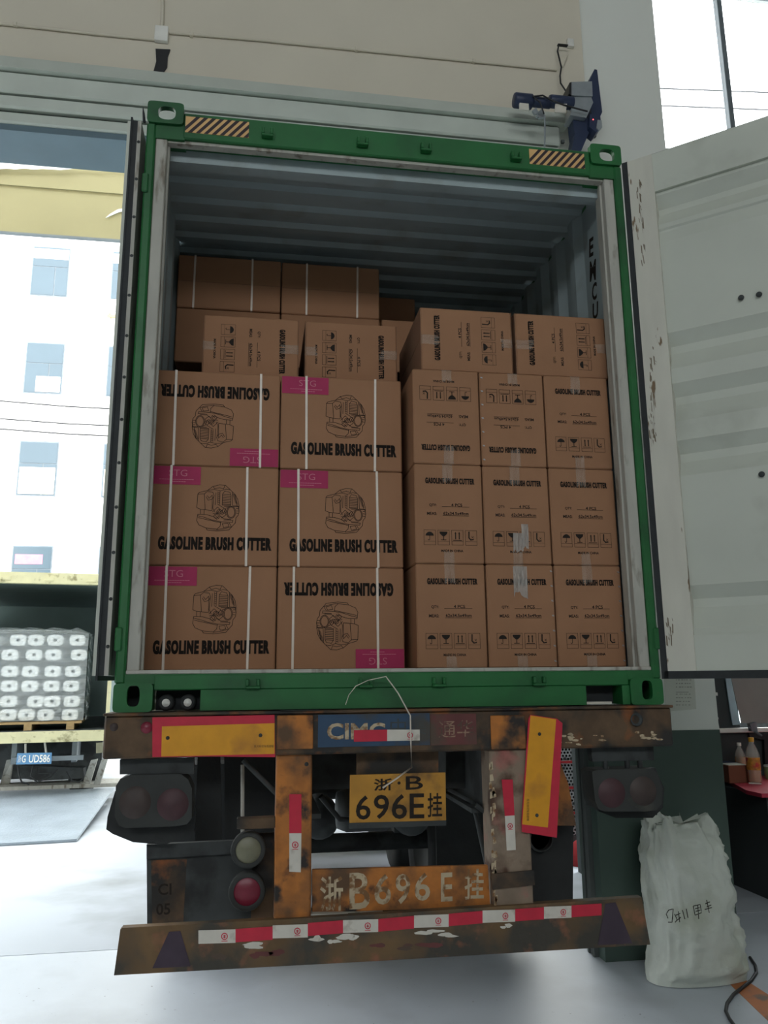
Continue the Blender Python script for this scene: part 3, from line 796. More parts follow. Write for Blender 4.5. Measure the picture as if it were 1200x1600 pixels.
carton('end', 'carton lying sideways on the right stack, print running upward, beside the right wall', g3, .652, 1.145, .17, 3.1945, .344, .62, -PI / 2, flaps=True)
g4 = 'plain strapped cartons at the back of the load'
BYY = 1.03
carton('plain', 'plain strapped carton, top left of the load, below the container roof', g4, -1.160, -.542, BYY, 3.873, .342, .345, 0, [-.21, .135], printed=False, seam=True)
carton('plain', 'plain strapped carton, top of the back row, right of the other topmost one', g4, -.537, .072, BYY, 3.869, .342, .345, 0, [-.15, .165], printed=False, seam=True)
carton('plain', 'plain carton partly hidden behind the lying cartons, beside the left container wall', g4, -1.160, -.542, BYY + .005, 3.527, .342, .345, 0, (), printed=False)
carton('plain', 'plain carton almost hidden behind the upper centre lying carton', g4, -.537, .072, BYY, 3.525, .342, .345, 0, (), printed=False)
carton('plain', 'plain dark carton deep in the gap between left and right upper cartons', g4, .085, .43, BYY, 3.527, .342, .345, 0, (), printed=False)
carton('plain', 'topmost plain carton deepest in the dark gap under the roof', g4, .03, .37, 1.385, 3.86, .342, .345, 0, (), printed=False)

# ================================================================== THE TRAILER
tr = thing('container_trailer', (0, 0, 0), 'rusty container trailer with red and yellow reflector boards under the green container', 'trailer')
# rear cross beam
xb = MB().box((-1.246, -.02, 1.366), (1.246, .16, 1.538), .008).build('rear_crossbeam', M['rust'], tr)
MB().box((-1.25, -.035, 1.536), (1.25, .17, 1.548), .003).build('beam_flange', M['rust'], xb)
for (x0, x1) in ((.30, .60), (-.53, -.36)):
    MB().box((x0, -.045, 1.548), (x1, .1, 1.5495)).build('flange_pad', M['darkmetal'], xb)
for px0, px1 in ((433, 489), (766, 822)):
    a = at(px0, 1118, -.024); b = at(px1, 1170, -.024)
    MB().box((a.x, -.028, b.z), (b.x, -.02, a.z), .003).build('worn_patch_plate', M['orange'], xb)
# blue maker's panel with letters, red panel
a = at(497, 1117, -.021); b = at(672, 1164, -.021)
bp = MB().box((a.x, -.0225, b.z), (b.x, -.02, a.z)).build('blue_name_panel', M['blueback'], xb)
a2 = at(672, 1116, -.021); b2 = at(745, 1163, -.021)
rp = MB().box((a2.x, -.0225, b2.z), (b2.x, -.02, a2.z)).build('red_name_panel', M['redback'], xb)
Yt = -.0232
mb = MB(); text_on(mb, 'CIMC', [at(511, 1130, Yt), at(602, 1129, Yt), at(602, 1155, Yt), at(511, 1156, Yt)], .03); mb.build('name_lettering', M['fadedwhite'], bp)
mb = MB(); text_on(mb, '中集', [at(610, 1123, Yt), at(666, 1122, Yt), at(666, 1148, Yt), at(610, 1149, Yt)]); mb.build('name_lettering', M['darkmetal'], bp)
mb = MB(); text_on(mb, '通华', [at(685, 1126, Yt), at(740, 1125, Yt), at(740, 1152, Yt), at(685, 1153, Yt)]); mb.build('name_lettering', M['worn'], rp)
def conspicuity(pix_list, Y, parent, lab=None):
    """a run of red and white tape pieces; pix_list of (colour, four pixel corners)"""
    for colr, q in pix_list:
        o = MB().slab(q, Y, .0015).build('tape_piece', M[colr], parent)
        if colr == 'white':
            # small red ring mark printed on the white pieces
            a, b, c, d = [at(x, y, Y - .0008) for x, y in q]
            L1, L2 = (b - a).length, (d - a).length
            long_h = L1 > L2
            ctr = (a + b + c + d) / 4
            e1 = (b - a).normalized(); e2 = (d - a).normalized()
            ctr = ctr + (e1 * L1 * .2 if long_h else e2 * -L2 * .2)
            rr = min(L1, L2) * .27
            vs = [ctr + (e1 * math.cos(2 * PI * k / 16) + e2 * math.sin(2 * PI * k / 16)) * f * rr for f in (1, .72) for k in range(16)]
            m2 = MB().add(vs, [(k, (k + 1) % 16, 16 + (k + 1) % 16, 16 + k) for k in range(16)])
            for s_ in (-.3, .1): m2.add([ctr + e1 * rr * u + e2 * rr * v for u, v in ((-.4, s_), (.4, s_), (.4, s_ + .2), (-.4, s_ + .2))], [(0, 1, 2, 3)])
            m2.add([ctr + e1 * rr * u + e2 * rr * v for u, v in ((-.12, -.4), (.12, -.4), (.12, .5), (-.12, .5))], [(0, 1, 2, 3)])
            m2.add([ctr + e1 * rr * u + e2 * rr * v for u, v in ((-.9, 1.2), (.9, 1.2), (.9, 1.38), (-.9, 1.38))], [(0, 1, 2, 3)])
            m2.build('ring_mark', M['red'], o)
conspicuity([('red', [(553, 1141), (605, 1140), (605, 1158), (553, 1159)]), ('white', [(605, 1140), (656, 1140), (656, 1157), (605, 1158)])], -.0255, xb)
# holes and lamps on the beam face
p = at(993, 1124, -.02)
MB().lathe([(.026, -.004), (.03, -.012), (.022, -.012), (.018, .0), (.0, .002)], (p.x, -.02, p.z), 'Y', 18).build('socket', M['darkmetal'], xb)
p = at(229, 1137, -.02)
MB().lathe([(.0, -.008), (.02, -.006), (.024, .0)], (p.x, -.02, p.z), 'Y', 16).build('marker_lamp', M['redlens'], xb)
p = at(178, 1136, -.02)
MB().lathe([(.0, -.006), (.014, -.004), (.017, .0)], (p.x, -.02, p.z), 'Y', 14).build('marker_lamp', M['dimbrown'], xb)
rs = random.Random(11)
mb = MB()
for k in range(26):     # flaked pale paint on the right of the beam
    px, py = rs.choice([(895, 1152), (930, 1155), (1005, 1150), (1020, 1152), (890, 1160), (945, 1158)]); px += rs.uniform(-14, 14); py += rs.uniform(-6, 5)
    r1, r2 = rs.uniform(2, 7), rs.uniform(1, 3)
    mb.add([at(px + r1 * math.cos(t) * rs.uniform(.6, 1.1), py + r2 * math.sin(t) * rs.uniform(.6, 1.1), -.0212) for t in [i * PI / 4 for i in range(8)]], [tuple(range(8))])
mb.build('paint_flakes', M['fadedwhite'], xb, kind='stuff')
# left reflector board
lb = MB().slab([(238, 1121), (429, 1117), (430, 1183), (330, 1182), (238, 1183)], -.026, .006).build('reflector_board', M['red'], tr)
MB().slab([(253, 1135), (429, 1130), (429, 1178), (252, 1182)], -.0275, .0015).build('yellow_field', M['yellow'], lb)
for (px, py) in ((262, 1153), (407, 1149)):
    p = at(px, py, -.0275); MB().lathe([(.0, -.004), (.006, -.003), (.008, 0)], (p.x, -.0275, p.z), 'Y', 10).build('screw', M['darkmetal'], lb)
mb = MB()
for k in range(8):
    text_on(mb, '反光标识车后部板'[k], [at(397 + k * 3.9, 1164, -.0285), at(400.4 + k * 3.9, 1164, -.0285), at(400.4 + k * 3.9, 1168, -.0285), at(397 + k * 3.9, 1168, -.0285)])
mb.build('board_lettering', M['rust'], lb)
# right reflector board hanging on end, tilted
rb = MB().slab([(829, 1117), (870, 1123), (879, 1130), (870, 1309), (816, 1300), (815, 1285), (826, 1123)], -.034, .006).build('reflector_board', M['red'], tr)
MB().slab([(829, 1118), (869, 1124), (856, 1293), (816, 1288)], -.0355, .0015).build('yellow_field', M['yellow'], rb)
for (px, py) in ((843, 1147), (839, 1274)):
    p = at(px, py, -.0355); MB().lathe([(.0, -.004), (.006, -.003), (.008, 0)], (p.x, -.0355, p.z), 'Y', 10).build('screw', M['darkmetal'], rb)
mb = MB()
for k in range(8):
    text_on(mb, '反光标识车后部板'[k], [at(827, 1248 + k * 4.4, -.0365), at(827, 1252 + k * 4.4, -.0365), at(823, 1252 + k * 4.4, -.0365), at(823, 1248 + k * 4.4, -.0365)])
mb.build('board_lettering', M['rust'], rb)
# posts down to the bumper
a, b = at(432, 1170, -.01), at(487, 1432, -.01)
lp = MB().box((-.542, -.012, .70), (-.392, .13, 1.366), .006).build('support_post', M['orange'], tr)
conspicuity([('red', [(452, 1241), (471, 1241), (471, 1302), (452, 1302)]), ('white', [(452, 1302), (471, 1302), (470, 1363), (452, 1362)])], -.0140, lp)
p = at(479, 1194, -.012); MB().lathe([(.0, -.005), (.007, -.004), (.009, 0)], (p.x, -.012, p.z), 'Y', 10).build('bolt', M['darkmetal'], lp)
MB().box((-.70, -.004, 1.075), (-.542, .05, 1.118), .003).build('side_bracket', M['rust'], lp)
rpz = MB().box((.382, -.012, .70), (.555, .13, 1.366), .006).build('support_post', M['palepost'], tr)
conspicuity([('red', [(784, 1218), (801, 1218), (804, 1274), (789, 1275)]), ('white', [(789, 1275), (804, 1274), (806, 1328), (792, 1329)])], -.0140, rpz)
q = [(768, 1366), (834, 1360), (836, 1383), (770, 1390)]
MB().slab(q, -.022, .01).build('weld_plate', M['rust'], rpz)
rs = random.Random(5); mb = MB()
for k in range(26):
    py = rs.uniform(1195, 1420); px = 766 + (py - 1195) * .03 + rs.uniform(-1, 4)
    mb.add([at(px + a_, py + b_, -.0125) for a_, b_ in ((-2, -5), (rs.uniform(0, 4), -6), (rs.uniform(0, 5), 4), (-2, 6))], [(0, 1, 2, 3)])
mb.build('paint_flakes', M['fadedwhite'], rpz, kind='stuff')
# number plate hanging behind a bracket
MB().slab([(557, 1172), (685, 1172), (685, 1210), (557, 1212)], .10, .012).build('plate_bracket', M['rust'], tr)
npl = MB().slab([(547, 1211), (696, 1207), (697, 1284), (546, 1290)], .075, .01).build('number_plate', M['platey'], tr)
Yn = .0735
mb = MB()
text_on(mb, '浙', [at(584, 1217, Yn), at(613, 1216, Yn), at(613, 1235, Yn), at(584, 1236, Yn)], .02)
text_on(mb, '·', [at(621, 1221, Yn), at(626, 1221, Yn), at(626, 1226, Yn), at(621, 1226, Yn)])
text_on(mb, 'B', [at(634, 1213, Yn), at(661, 1212, Yn), at(661, 1233, Yn), at(634, 1234, Yn)], .01)
for ch, x0, x1, y0, y1 in (('6', 556, 579, 1243, 1281), ('9', 584, 608, 1242, 1280), ('6', 612, 636, 1241, 1280), ('E', 640, 663, 1240, 1279), ('挂', 668, 691, 1239, 1277)):
    text_on(mb, ch, [at(x0, y0, Yn), at(x1, y0 - .5, Yn), at(x1, y1 - .5, Yn), at(x0, y1, Yn)], .012)
mb.build('plate_lettering', M['ink'], npl)
MB().slab([(546, 1286), (697, 1282), (697, 1290), (546, 1295)], .072, .02).build('plate_rail', M['darkmetal'], npl)
# lower orange board with the stencilled number
lo = MB().slab([(488, 1359), (762, 1352), (766, 1417), (488, 1426)], .03, .02).build('stencil_board', M['orange'], tr)
Yl = .0285
mb = MB()
for ch, x0, x1, y0, y1 in (('浙', 500, 536, 1370, 1424), ('B', 546, 578, 1364, 1421), ('6', 585, 611, 1366, 1414), ('9', 618, 641, 1366, 1413), ('6', 648, 672, 1364, 1408), ('E', 689, 707, 1364, 1409), ('挂', 726, 756, 1358, 1406)):
    text_on(mb, ch, [at(x0, y0, Yl), at(x1, y0 - 1, Yl), at(x1, y1 - 1, Yl), at(x0, y1, Yl)], .014)
mb.build('stencil_lettering', M['fadedwhite'], lo)
MB().slab([(485, 1428), (600, 1427), (600, 1432), (485, 1440)], .0, .10).build('bumper_arm', M['frame_grey'], tr)
MB().slab([(488, 1420), (766, 1412), (766, 1440), (488, 1448)], .05, .05).build('cross_member', M['darkmetal'], tr)
# bumper
bq = [(188, 1452), (600, 1430), (1003, 1404), (1016, 1476), (600, 1501), (178, 1524)]
bu = MB().slab(bq, -.03, .035).build('bumper', M['bumper'], tr)
MB().slab([(190, 1450), (600, 1428), (1003, 1402), (1003, 1406), (600, 1432.5), (189, 1455)], -.032, .04).build('top_lip', M['bumper'], bu)
bx = [310, 368, 426, 481, 536, 591, 647, 701, 754, 805, 850, 893, 940]
byc = [1465, 1462, 1458, 1452.5, 1448, 1446, 1441, 1437.5, 1433, 1430, 1427, 1424, 1421]
segs = []
for k in range(len(bx) - 1):
    ya, yb = byc[k], byc[k + 1]
    if k % 2 == 0: ya, yb = (ya + yb) / 2 + .8, (ya + yb) / 2 - .8
    hh = 10.5 - .12 * k
    segs.append(('white' if k % 2 == 0 else 'red', [(bx[k], ya - hh), (bx[k + 1], yb - hh), (bx[k + 1], yb + hh), (bx[k], ya + hh)]))
conspicuity(segs, -.0325, bu)
MB().slab([(264, 1456), (282, 1455), (298, 1510), (238, 1513)], -.0318, .001).build('painted_triangle', M['bumperpurple'], bu)
MB().slab([(946, 1412), (962, 1410), (988, 1474), (934, 1477)], -.0318, .001).build('painted_triangle', M['bumperpurple'], bu)
rs = random.Random(21)
for nm, mm, spots in (('paint_flakes', 'white', [(400, 1476, 22, 5), (395, 1480, 18, 4), (505, 1466, 22, 6), (520, 1470, 16, 5), (560, 1465, 20, 5), (670, 1456, 24, 4), (700, 1462, 18, 5), (790, 1448, 10, 5), (540, 1463, 30, 6)]), ('red_flakes', 'redback', [(400, 1492, 30, 7), (440, 1489, 25, 6), (590, 1478, 18, 5), (670, 1477, 22, 8), (640, 1480, 20, 6), (350, 1495, 20, 6)])):
    mb = MB()
    for (px, py, rx, ry) in spots:
        for k in range(3 if mm == 'white' else 2):
            cx, cy = px + rs.uniform(-rx, rx) * .5, py + rs.uniform(-ry, ry) * .4
            a_, b_ = rx * rs.uniform(.3, .7), ry * rs.uniform(.4, .9)
            mb.add([at(cx + a_ * math.cos(t) * rs.uniform(.65, 1.1), cy + b_ * math.sin(t) * rs.uniform(.6, 1.1) - (cx - px) * .05, -.0312 - .0004 * k) for t in [i * PI / 5 for i in range(10)]], [tuple(range(10))])
    mb.build(nm, M[mm], bu, kind='stuff')
# tail lamp units under the beam ends
def rounded(pix, cx, cy, f): return [(cx + (x - cx) * f, cy + (y - cy) * f) for x, y in pix]
# left unit
MB().slab([(187, 1187), (303, 1185), (303, 1209), (187, 1210)], .05, .05).build('lamp_bracket', M['darkmetal'], tr)
lu = [(181, 1228), (188, 1217), (205, 1211), (282, 1209), (294, 1218), (300, 1232), (300, 1278), (292, 1288), (276, 1291), (196, 1294), (186, 1290), (179, 1276)]
lamp = MB().slab(lu, .02, .13).build('tail_lamp', M['grime'], tr)
MB().slab([(180, 1236), (300, 1230), (306, 1268), (303, 1300), (258, 1320), (208, 1316), (176, 1303), (166, 1296), (168, 1276)], .12, .05).build('lamp_apron', M['rubber'], lamp)
for px, py, mm in ((211, 1254, 'dimbrown'), (270, 1257, 'dimred')):
    p = at(px, py, .02); MB().lathe([(.0, -.016), (.035, -.013), (.058, -.004), (.064, .0)], (p.x, .02, p.z), 'Y', 24).build('lens', M[mm], lamp)
for px in (205, 268):
    a = at(px, 1208, .06); MB().tube([(a.x, .06, a.z + .02), (a.x, .06, a.z - .03)], .01, 6).build('mount_stud', M['steel'], lamp)
a, b, c = at(183, 1220, .03), at(200, 1212, .03), at(196, 1226, .03)
# right unit
MB().slab([(924, 1168), (1021, 1166), (1022, 1188), (926, 1190)], .05, .05).build('lamp_bracket', M['darkmetal'], tr)
ru = [(925, 1206), (932, 1203), (1018, 1201), (1028, 1208), (1035, 1232), (1034, 1256), (1026, 1266), (1008, 1268), (945, 1268), (935, 1264), (930, 1252)]
lamp = MB().slab(ru, .02, .13).build('tail_lamp', M['grime'], tr)
MB().slab([(923, 1206), (1024, 1200), (1038, 1232), (1036, 1262), (1020, 1278), (962, 1278), (936, 1268), (921, 1250)], .14, .04).build('lamp_apron', M['rubber'], lamp)
for px, py, mm in ((956, 1239, 'dimred'), (1005, 1236, 'dimbrown')):
    p = at(px, py, .02); MB().lathe([(.0, -.016), (.035, -.013), (.058, -.004), (.064, .0)], (p.x, .02, p.z), 'Y', 24).build('lens', M[mm], lamp)
for px in (946, 980, 1000):
    a = at(px, 1196, .06); MB().tube([(a.x, .06, a.z + .03), (a.x, .06, a.z - .03)], .012, 6).build('mount_stud', M['darkmetal'], lamp)
# mud guard panel with faded letters, left
mg = MB().slab([(229, 1322), (440, 1312), (440, 1436), (230, 1447)], .22, .02).build('mud_guard', M['darkmetal'], tr)
MB().slab([(236, 1344), (292, 1342), (286, 1444), (238, 1446)], .2190, .001).build('brown_patch', M['rust'], mg)
MB().slab([(229, 1320), (440, 1310), (440, 1330), (229, 1342)], .19, .03).build('guard_rail', M['darkmetal'], mg)
mb = MB(); text_on(mb, 'CI', [at(247, 1381, .2175), at(268, 1380, .2175), at(268, 1398, .2175), at(247, 1399, .218)], .02); mb.build('guard_lettering', M['ink'], mg)
mb = MB(); text_on(mb, '05', [at(244, 1412, .2175), at(266, 1411, .2175), at(266, 1429, .2175), at(244, 1430, .218)], .02); mb.build('guard_lettering', M['ink'], mg)
# round lamps beside the left post
lp2 = MB().slab([(396, 1302), (432, 1300), (432, 1436), (392, 1437)], .14, .012).build('lamp_plate', M['rust'], tr)
for (px, py, rr, mm) in ((388, 1328, .073, 'dimwhite'), (386, 1393, .076, 'redlens')):
    p = at(px, py, .06)
    o = MB().lathe([(rr * .72, -.005), (rr * .95, -.01), (rr, .0), (rr * .96, .05), (rr * .5, .085), (0, .085)], (p.x, .06, p.z), 'Y', 28).build('round_lamp', M['grime'], tr)
    MB().lathe([(.0, -.012), (rr * .4, -.010), (rr * .66, -.003), (rr * .73, .0)], (p.x, .06, p.z), 'Y', 24).build('lens', M[mm], o)
# right side: dark guard and brown hanger plate behind the hanging board
MB().slab([(862, 1200), (875, 1190), (888, 1225), (900, 1290), (862, 1290)], .1, .02).build('hanger_plate', M['orange'], tr)
mg2 = MB().slab([(828, 1288), (896, 1290), (895, 1408), (828, 1414)], .24, .02).build('mud_guard', M['rubber'], tr)
p = at(845, 1310, .2); MB().lathe([(.05, -.01), (.06, .0), (.056, .04), (.0, .04)], (p.x, .2, p.z), 'Y', 20).build('round_lamp', M['grime'], tr)
# diagonal stay and thin rods
for (a, b) in (((380, 1188), (432, 1240)), ((744, 1258), (760, 1270))):
    MB().tube([at(*a, .12), at(*b, .12)], .012, 6).build('diagonal_stay', M['darkmetal'], tr)
MB().tube([at(700, 1233, .3), at(736, 1252, .3), at(744, 1275, .3), at(760, 1350, .3)], .011, 6).build('bent_rod', M['darkmetal'], tr)
MB().tube([at(736, 1252, .31), at(764, 1272, .31)], .010, 6).build('bent_rod', M['darkmetal'], tr)
MB().slab([(309, 1172), (344, 1172), (348, 1320), (304, 1320)], .35, .015).build('mud_or_shade_flap', M['rubber'], tr)
MB().slab([(350, 1165), (440, 1165), (440, 1318), (352, 1318)], .55, .015).build('mud_or_shade_flap', M['rubber'], tr)
MB().tube([at(379, 1195, .3), at(379, 1310, .3)], .010, 6).build('guard_rod', M['frame_grey'], tr)
MB().slab([(487, 1178), (556, 1178), (556, 1232), (487, 1234)], .5, .03).build('hanger_plate', M['darkmetal'], tr)
MB().slab([(697, 1176), (764, 1172), (764, 1232), (697, 1232)], .5, .03).build('hanger_plate', M['darkmetal'], tr)
# main beams, cross members, axles and wheels
for sx in (-1, 1):
    MB().box((sx * .40, .16, 1.10), (sx * .42, 11.4, 1.36)).box((sx * .34, .16, 1.36), (sx * .48, 11.4, 1.38)).box((sx * .34, .16, 1.08), (sx * .48, 11.4, 1.10)).build('main_beam', M['darkmetal'], tr)
    MB().box((sx * 1.1, .16, 1.42), (sx * 1.2, 11.4, 1.5)).build('side_rail', M['darkmetal'], tr)
for y in (1.0, 3.0, 5.0, 7.5, 10.5):
    MB().box((-1.2, y, 1.38), (1.2, y + .1, 1.52)).build('cross_beam', M['darkmetal'], tr)
for sx in (-1, 1):
    MB().box((sx * .56, 1.94, .16), (sx * 1.2, 1.96, 1.15)).build('mud_or_shade_flap', M['rubber'], tr)  # added flaps that keep yard light off the floor under the trailer
tyre_me = None
for y in (2.6, 3.91, 5.22):
    ax = MB().tube([(-.95, y, .52), (.95, y, .52)], .065, 12).build('axle', M['darkmetal'], tr)
    for sx in (-1, 1):
        MB().box((sx * .36, y - .5, .66), (sx * .46, y + .5, .74)).box((sx * .38, y - .06, .58), (sx * .44, y + .06, 1.1)).build('leaf_spring', M['darkmetal'], ax)
        for xc in (.70, 1.03):
            if tyre_me is None:
                tb = MB().lathe([(.30, -.12), (.36, -.135), (.46, -.13), (.505, -.10), (.515, 0), (.505, .10), (.46, .13), (.36, .135), (.30, .12)], (0, 0, 0), 'X', 32)
                tyre_me = tb.mesh('tyre'); tyre_me.materials.append(M['rubber'])
                rbm = MB().lathe([(.30, -.12), (.29, -.05), (.12, .0), (.12, .06), (0, .06)], (0, 0, 0), 'X', 24); rim_me = rbm.mesh('wheel_rim'); rim_me.materials.append(M['rim'])
            o = bpy.data.objects.new('tyre', tyre_me); C.objects.link(o); o.parent = tr; o.location = (sx * xc, y, .515)
            r_ = bpy.data.objects.new('wheel_rim', rim_me); C.objects.link(r_); r_.parent = o
    for sx in (-1, 1):
        pts = [(y + .60 * math.cos(t), .515 + .60 * math.sin(t)) for t in [PI * (.12 + .76 * k / 10) for k in range(11)]]
        vs = []
        for (yy, zz_) in pts: vs += [(sx * .55, yy, zz_), (sx * 1.2, yy, zz_)]
        MB().add(vs, [(2 * k, 2 * k + 1, 2 * k + 3, 2 * k + 2) for k in range(10)], True).build('wheel_arch', M['rubber'], ax)
# gear on the underside near the back
MB().lathe([(0, -.16), (.09, -.15), (.11, -.1), (.11, .1), (.09, .15), (0, .16)], (-.05, .9, 1.0), 'X', 18).build('air_tank', M['darkmetal'], tr)
MB().lathe([(0, -.14), (.10, -.13), (.12, -.08), (.12, .08), (.10, .13), (0, .14)], (.3, 1.5, .88), 'Y', 18).build('brake_chamber', M['darkmetal'], tr)
MB().lathe([(0, -.14), (.10, -.13), (.12, -.08), (.12, .08), (.10, .13), (0, .14)], (-.25, 1.5, .88), 'Y', 18).build('brake_chamber', M['darkmetal'], tr)
MB().tube([(-.3, .7, 1.1), (-.2, .75, .98), (0, .8, .95), (.2, .75, 1.0), (.34, .7, 1.1)], .014, 6).build('air_hose', M['rubber'], tr)

# loose white strap hanging over the sill and beam
pts = [(540, 1101), (545, 1086), (556, 1072), (575, 1063), (603, 1057), (622, 1083), (641, 1118), (642, 1160), (643, 1199), (620, 1216), (598, 1231)]
mb = MB()
P = [at(x, y, -.06) for x, y in pts]
wd_ = [.004, .004, .005, .005, .007, .008, .008, .008, .008, .009, .009]
mb.tube(P, wd_, 6, flat=.35)
st = single('loose_strap', mb, M['strap'], 'loose white plastic strap hanging from the container sill over the number plate', 'strap')

# ================================================================== WALL FITTINGS
YW = 1.4
cb = single('junction_box', MB().box((at(243, 45, YW).x, YW - .035, at(250, 68, YW).z), (at(264, 45, YW).x, YW, at(250, 45, YW).z), .004), M['plastic'], 'small white junction box on the wall above the container', 'junction box')
def conduit(pix, r, label, Y=YW - .012):
    return single('cable_conduit', MB().tube([at(x, y, Y) for x, y in pix], r, 8), M['taupe'], label, 'conduit')
conduit([(-40, 33), (0, 37), (60, 43), (150, 53), (243, 62)], .010, 'thin cable pipe running left from the junction box')
conduit([(265, 51), (400, 62), (550, 77), (700, 92), (870, 109)], .010, 'thin cable pipe running right from the junction box to the pillar')
conduit([(254, -30), (254, 10), (253, 45)], .012, 'white vertical cable pipe rising from the junction box')
for (px, py) in ((24, 39), (299, 55), (557, 78), (740, 96)):
    p = at(px, py, YW - .012)
    single('pipe_clip', MB().box((p.x - .012, YW - .03, p.z - .014), (p.x + .012, YW, p.z + .014), .004), M['taupe'], {24: 'pipe clip near the left edge of the picture', 299: 'pipe clip just right of the junction box', 557: 'pipe clip midway along the right-hand wall pipe', 740: 'pipe clip on the wall pipe above the roller motor side'}[px], 'clip')
single('torn_black_tape', MB().slab([(243, 76), (266, 77), (262, 88), (261, 104), (255, 113), (248, 118), (239, 114), (244, 96)], YW - .012, .011), M['black'], 'torn black patch stuck on the wall below the junction box', 'patch')
p = at(890, 70, YW)
so = single('wall_socket', MB().box((p.x - .025, YW - .03, p.z - .035), (p.x + .025, YW, p.z + .035), .005), M['plastic'], 'white wall socket beside the pillar', 'socket')
pg = thing('power_plug', at(880, 71, YW - .05), 'black plug and lead hanging from the wall socket down to the roller motor', 'plug')
MB().box(at(872, 67, YW - .06), at(886, 75, YW - .03), .004).build('plug_body', M['black'], pg)
MB().tube([at(x, y, YW - .05) for x, y in ((873, 71), (871, 80), (874, 92), (877, 105), (875, 118), (876, 130), (884, 142), (892, 146))], .006, 6).build('lead', M['black'], pg)
MB().tube([at(x, y, YW - .02) for x, y in ((888, 82), (884, 92), (879, 104))], .005, 6).build('stub_wire', M['taupe'], pg)

# roller shutter motor on its bracket
YM = 1.16
mo = thing('shutter_motor', at(870, 200, YM), 'blue-black roller shutter motor on a bracket above the right container corner', 'motor')
MB().prism([at(920, 128, YM + .1), at(929, 108, YM + .1), at(933, 109, YM + .1), at(941, 175, YM + .1), at(936, 186, YM + .1), at(924, 180, YM + .1)], (0, .12, 0)).build('bracket_plate', M['blueblack'], mo)
def xcyl(pa, pb, r, mm, nm, par, n=20, cap=.0):
    a = at(*pa, YM); b = at(*pb, YM); z = (a.z + b.z) / 2
    L = b.x - a.x
    return MB().lathe([(0, 0), (r * .9, 0), (r, L * .06 + .002), (r, L - .004), (r * .9, L), (0, L)], (a.x, YM, z), 'X', n).build(nm, mm, par)
mc = xcyl((803, 158), (831, 158), .052, M['blueblack'], 'motor_drum', mo)
MB().box((at(812, 165, YM - .055).x, YM - .058, at(812, 171, YM - .055).z), (at(826, 165, YM - .055).x, YM - .04, at(812, 161, YM - .055).z)).build('rating_label', M['white'], mc)
xcyl((831, 160), (860, 161), .036, M['blueblack'], 'motor_body', mo)
xcyl((858, 160), (895, 160), .045, M['blueblack'], 'gear_neck', mo)
MB().slab([(868, 162), (886, 162), (884, 176), (867, 175)], YM - .05, .01).build('rating_label', M['white'], mo)
MB().slab([(893, 128), (925, 127), (926, 150), (893, 149)], YM - .03, .14).build('control_box', M['steel'], mo)
MB().slab([(890, 129), (893, 128), (893, 149), (889, 146)], YM - .03, .14).build('control_cover', M['black'], mo)
MB().slab([(897, 151), (924, 152), (927, 160), (916, 184), (891, 180)], YM - .02, .12).build('gear_box', M['steel'], mo)
MB().slab([(895, 184), (920, 185), (921, 206), (908, 236), (893, 236), (898, 210)], YM + .02, .10).build('bracket_arm', M['blueblack'], mo)
MB().slab([(922, 178), (938, 182), (940, 198), (932, 207), (921, 198)], YM - .02, .1).build('limit_switch', M['blueblack'], mo)
MB().slab([(934, 187), (940, 188), (941, 199), (936, 204), (932, 200)], YM - .03, .02).build('switch_cover', M['steel'], mo)
p = at(927, 186.5, YM - .024); MB().lathe([(0, -.004), (.004, -.002), (.005, 0)], (p.x, YM - .022, p.z), 'Y', 10).build('pilot_light', mat('red_pilot_light', (.8, .05, .05), .4, emit=(1, .1, .1, 3)), mo)
for q in ([(838, 182), (848, 168), (852, 182)], [(840, 176), (846, 170), (850, 184), (842, 184)], [(832, 172), (838, 168), (842, 176), (836, 178)]):
    MB().slab(q, YM - .03, .02).build('brake_lever', M['steel'], mo)
MB().tube([at(x, y, YM - .055) for x, y in ((832, 151), (848, 149), (862, 157), (884, 165), (906, 171), (918, 174))], .006, 6).build('motor_cable', M['black'], mo)
MB().tube([at(x, y, YM - .055) for x, y in ((832, 150), (844, 160), (850, 178))], .005, 6).build('motor_cable', M['black'], mo)
ch = single('pull_chain', MB().tube([at(851, 180, YM - .03), at(851.5, 200, YM - .03), at(851, 232, YM - .03)], .006, 6), M['steel'], 'thin pull chain hanging below the roller motor', 'chain')
p = at(927, 213, 1.44)
single('wall_hook', MB().box((p.x - .03, 1.42, p.z - .015), (p.x + .02, 1.45, p.z + .012), .008), M['darkmetal'], 'small dark clamp on the pillar below the roller motor', 'clamp')
# notice on the pillar
no = thing('paper_notice', at(1062, 1110, 1.45), 'pale paper notice taped to the white pillar under the open door', 'notice')
MB().slab([(1037, 1046), (1084, 1046), (1088, 1108), (1040, 1112)], 1.447, .003).build('sheet', M['paper'], no)
mb = MB(); rs = random.Random(9)
for r in range(9):
    y = 1056 + r * 5.6
    if r in (4,): continue
    x = 1056
    while x < 1078:
        L = rs.uniform(1.5, 4); mb.add([at(x, y, 1.4462), at(x + L, y, 1.4462), at(x + L, y + 1.4, 1.4462), at(x, y + 1.4, 1.4462)], [(0, 1, 2, 3)]); x += L + rs.uniform(.8, 3)
mb.add([at(1056, 1081, 1.4462), at(1076, 1081, 1.4462), at(1076, 1082, 1.4462), at(1056, 1082, 1.4462)], [(0, 1, 2, 3)])
mb.build('notice_writing', M['faintink'], no, kind='stuff')

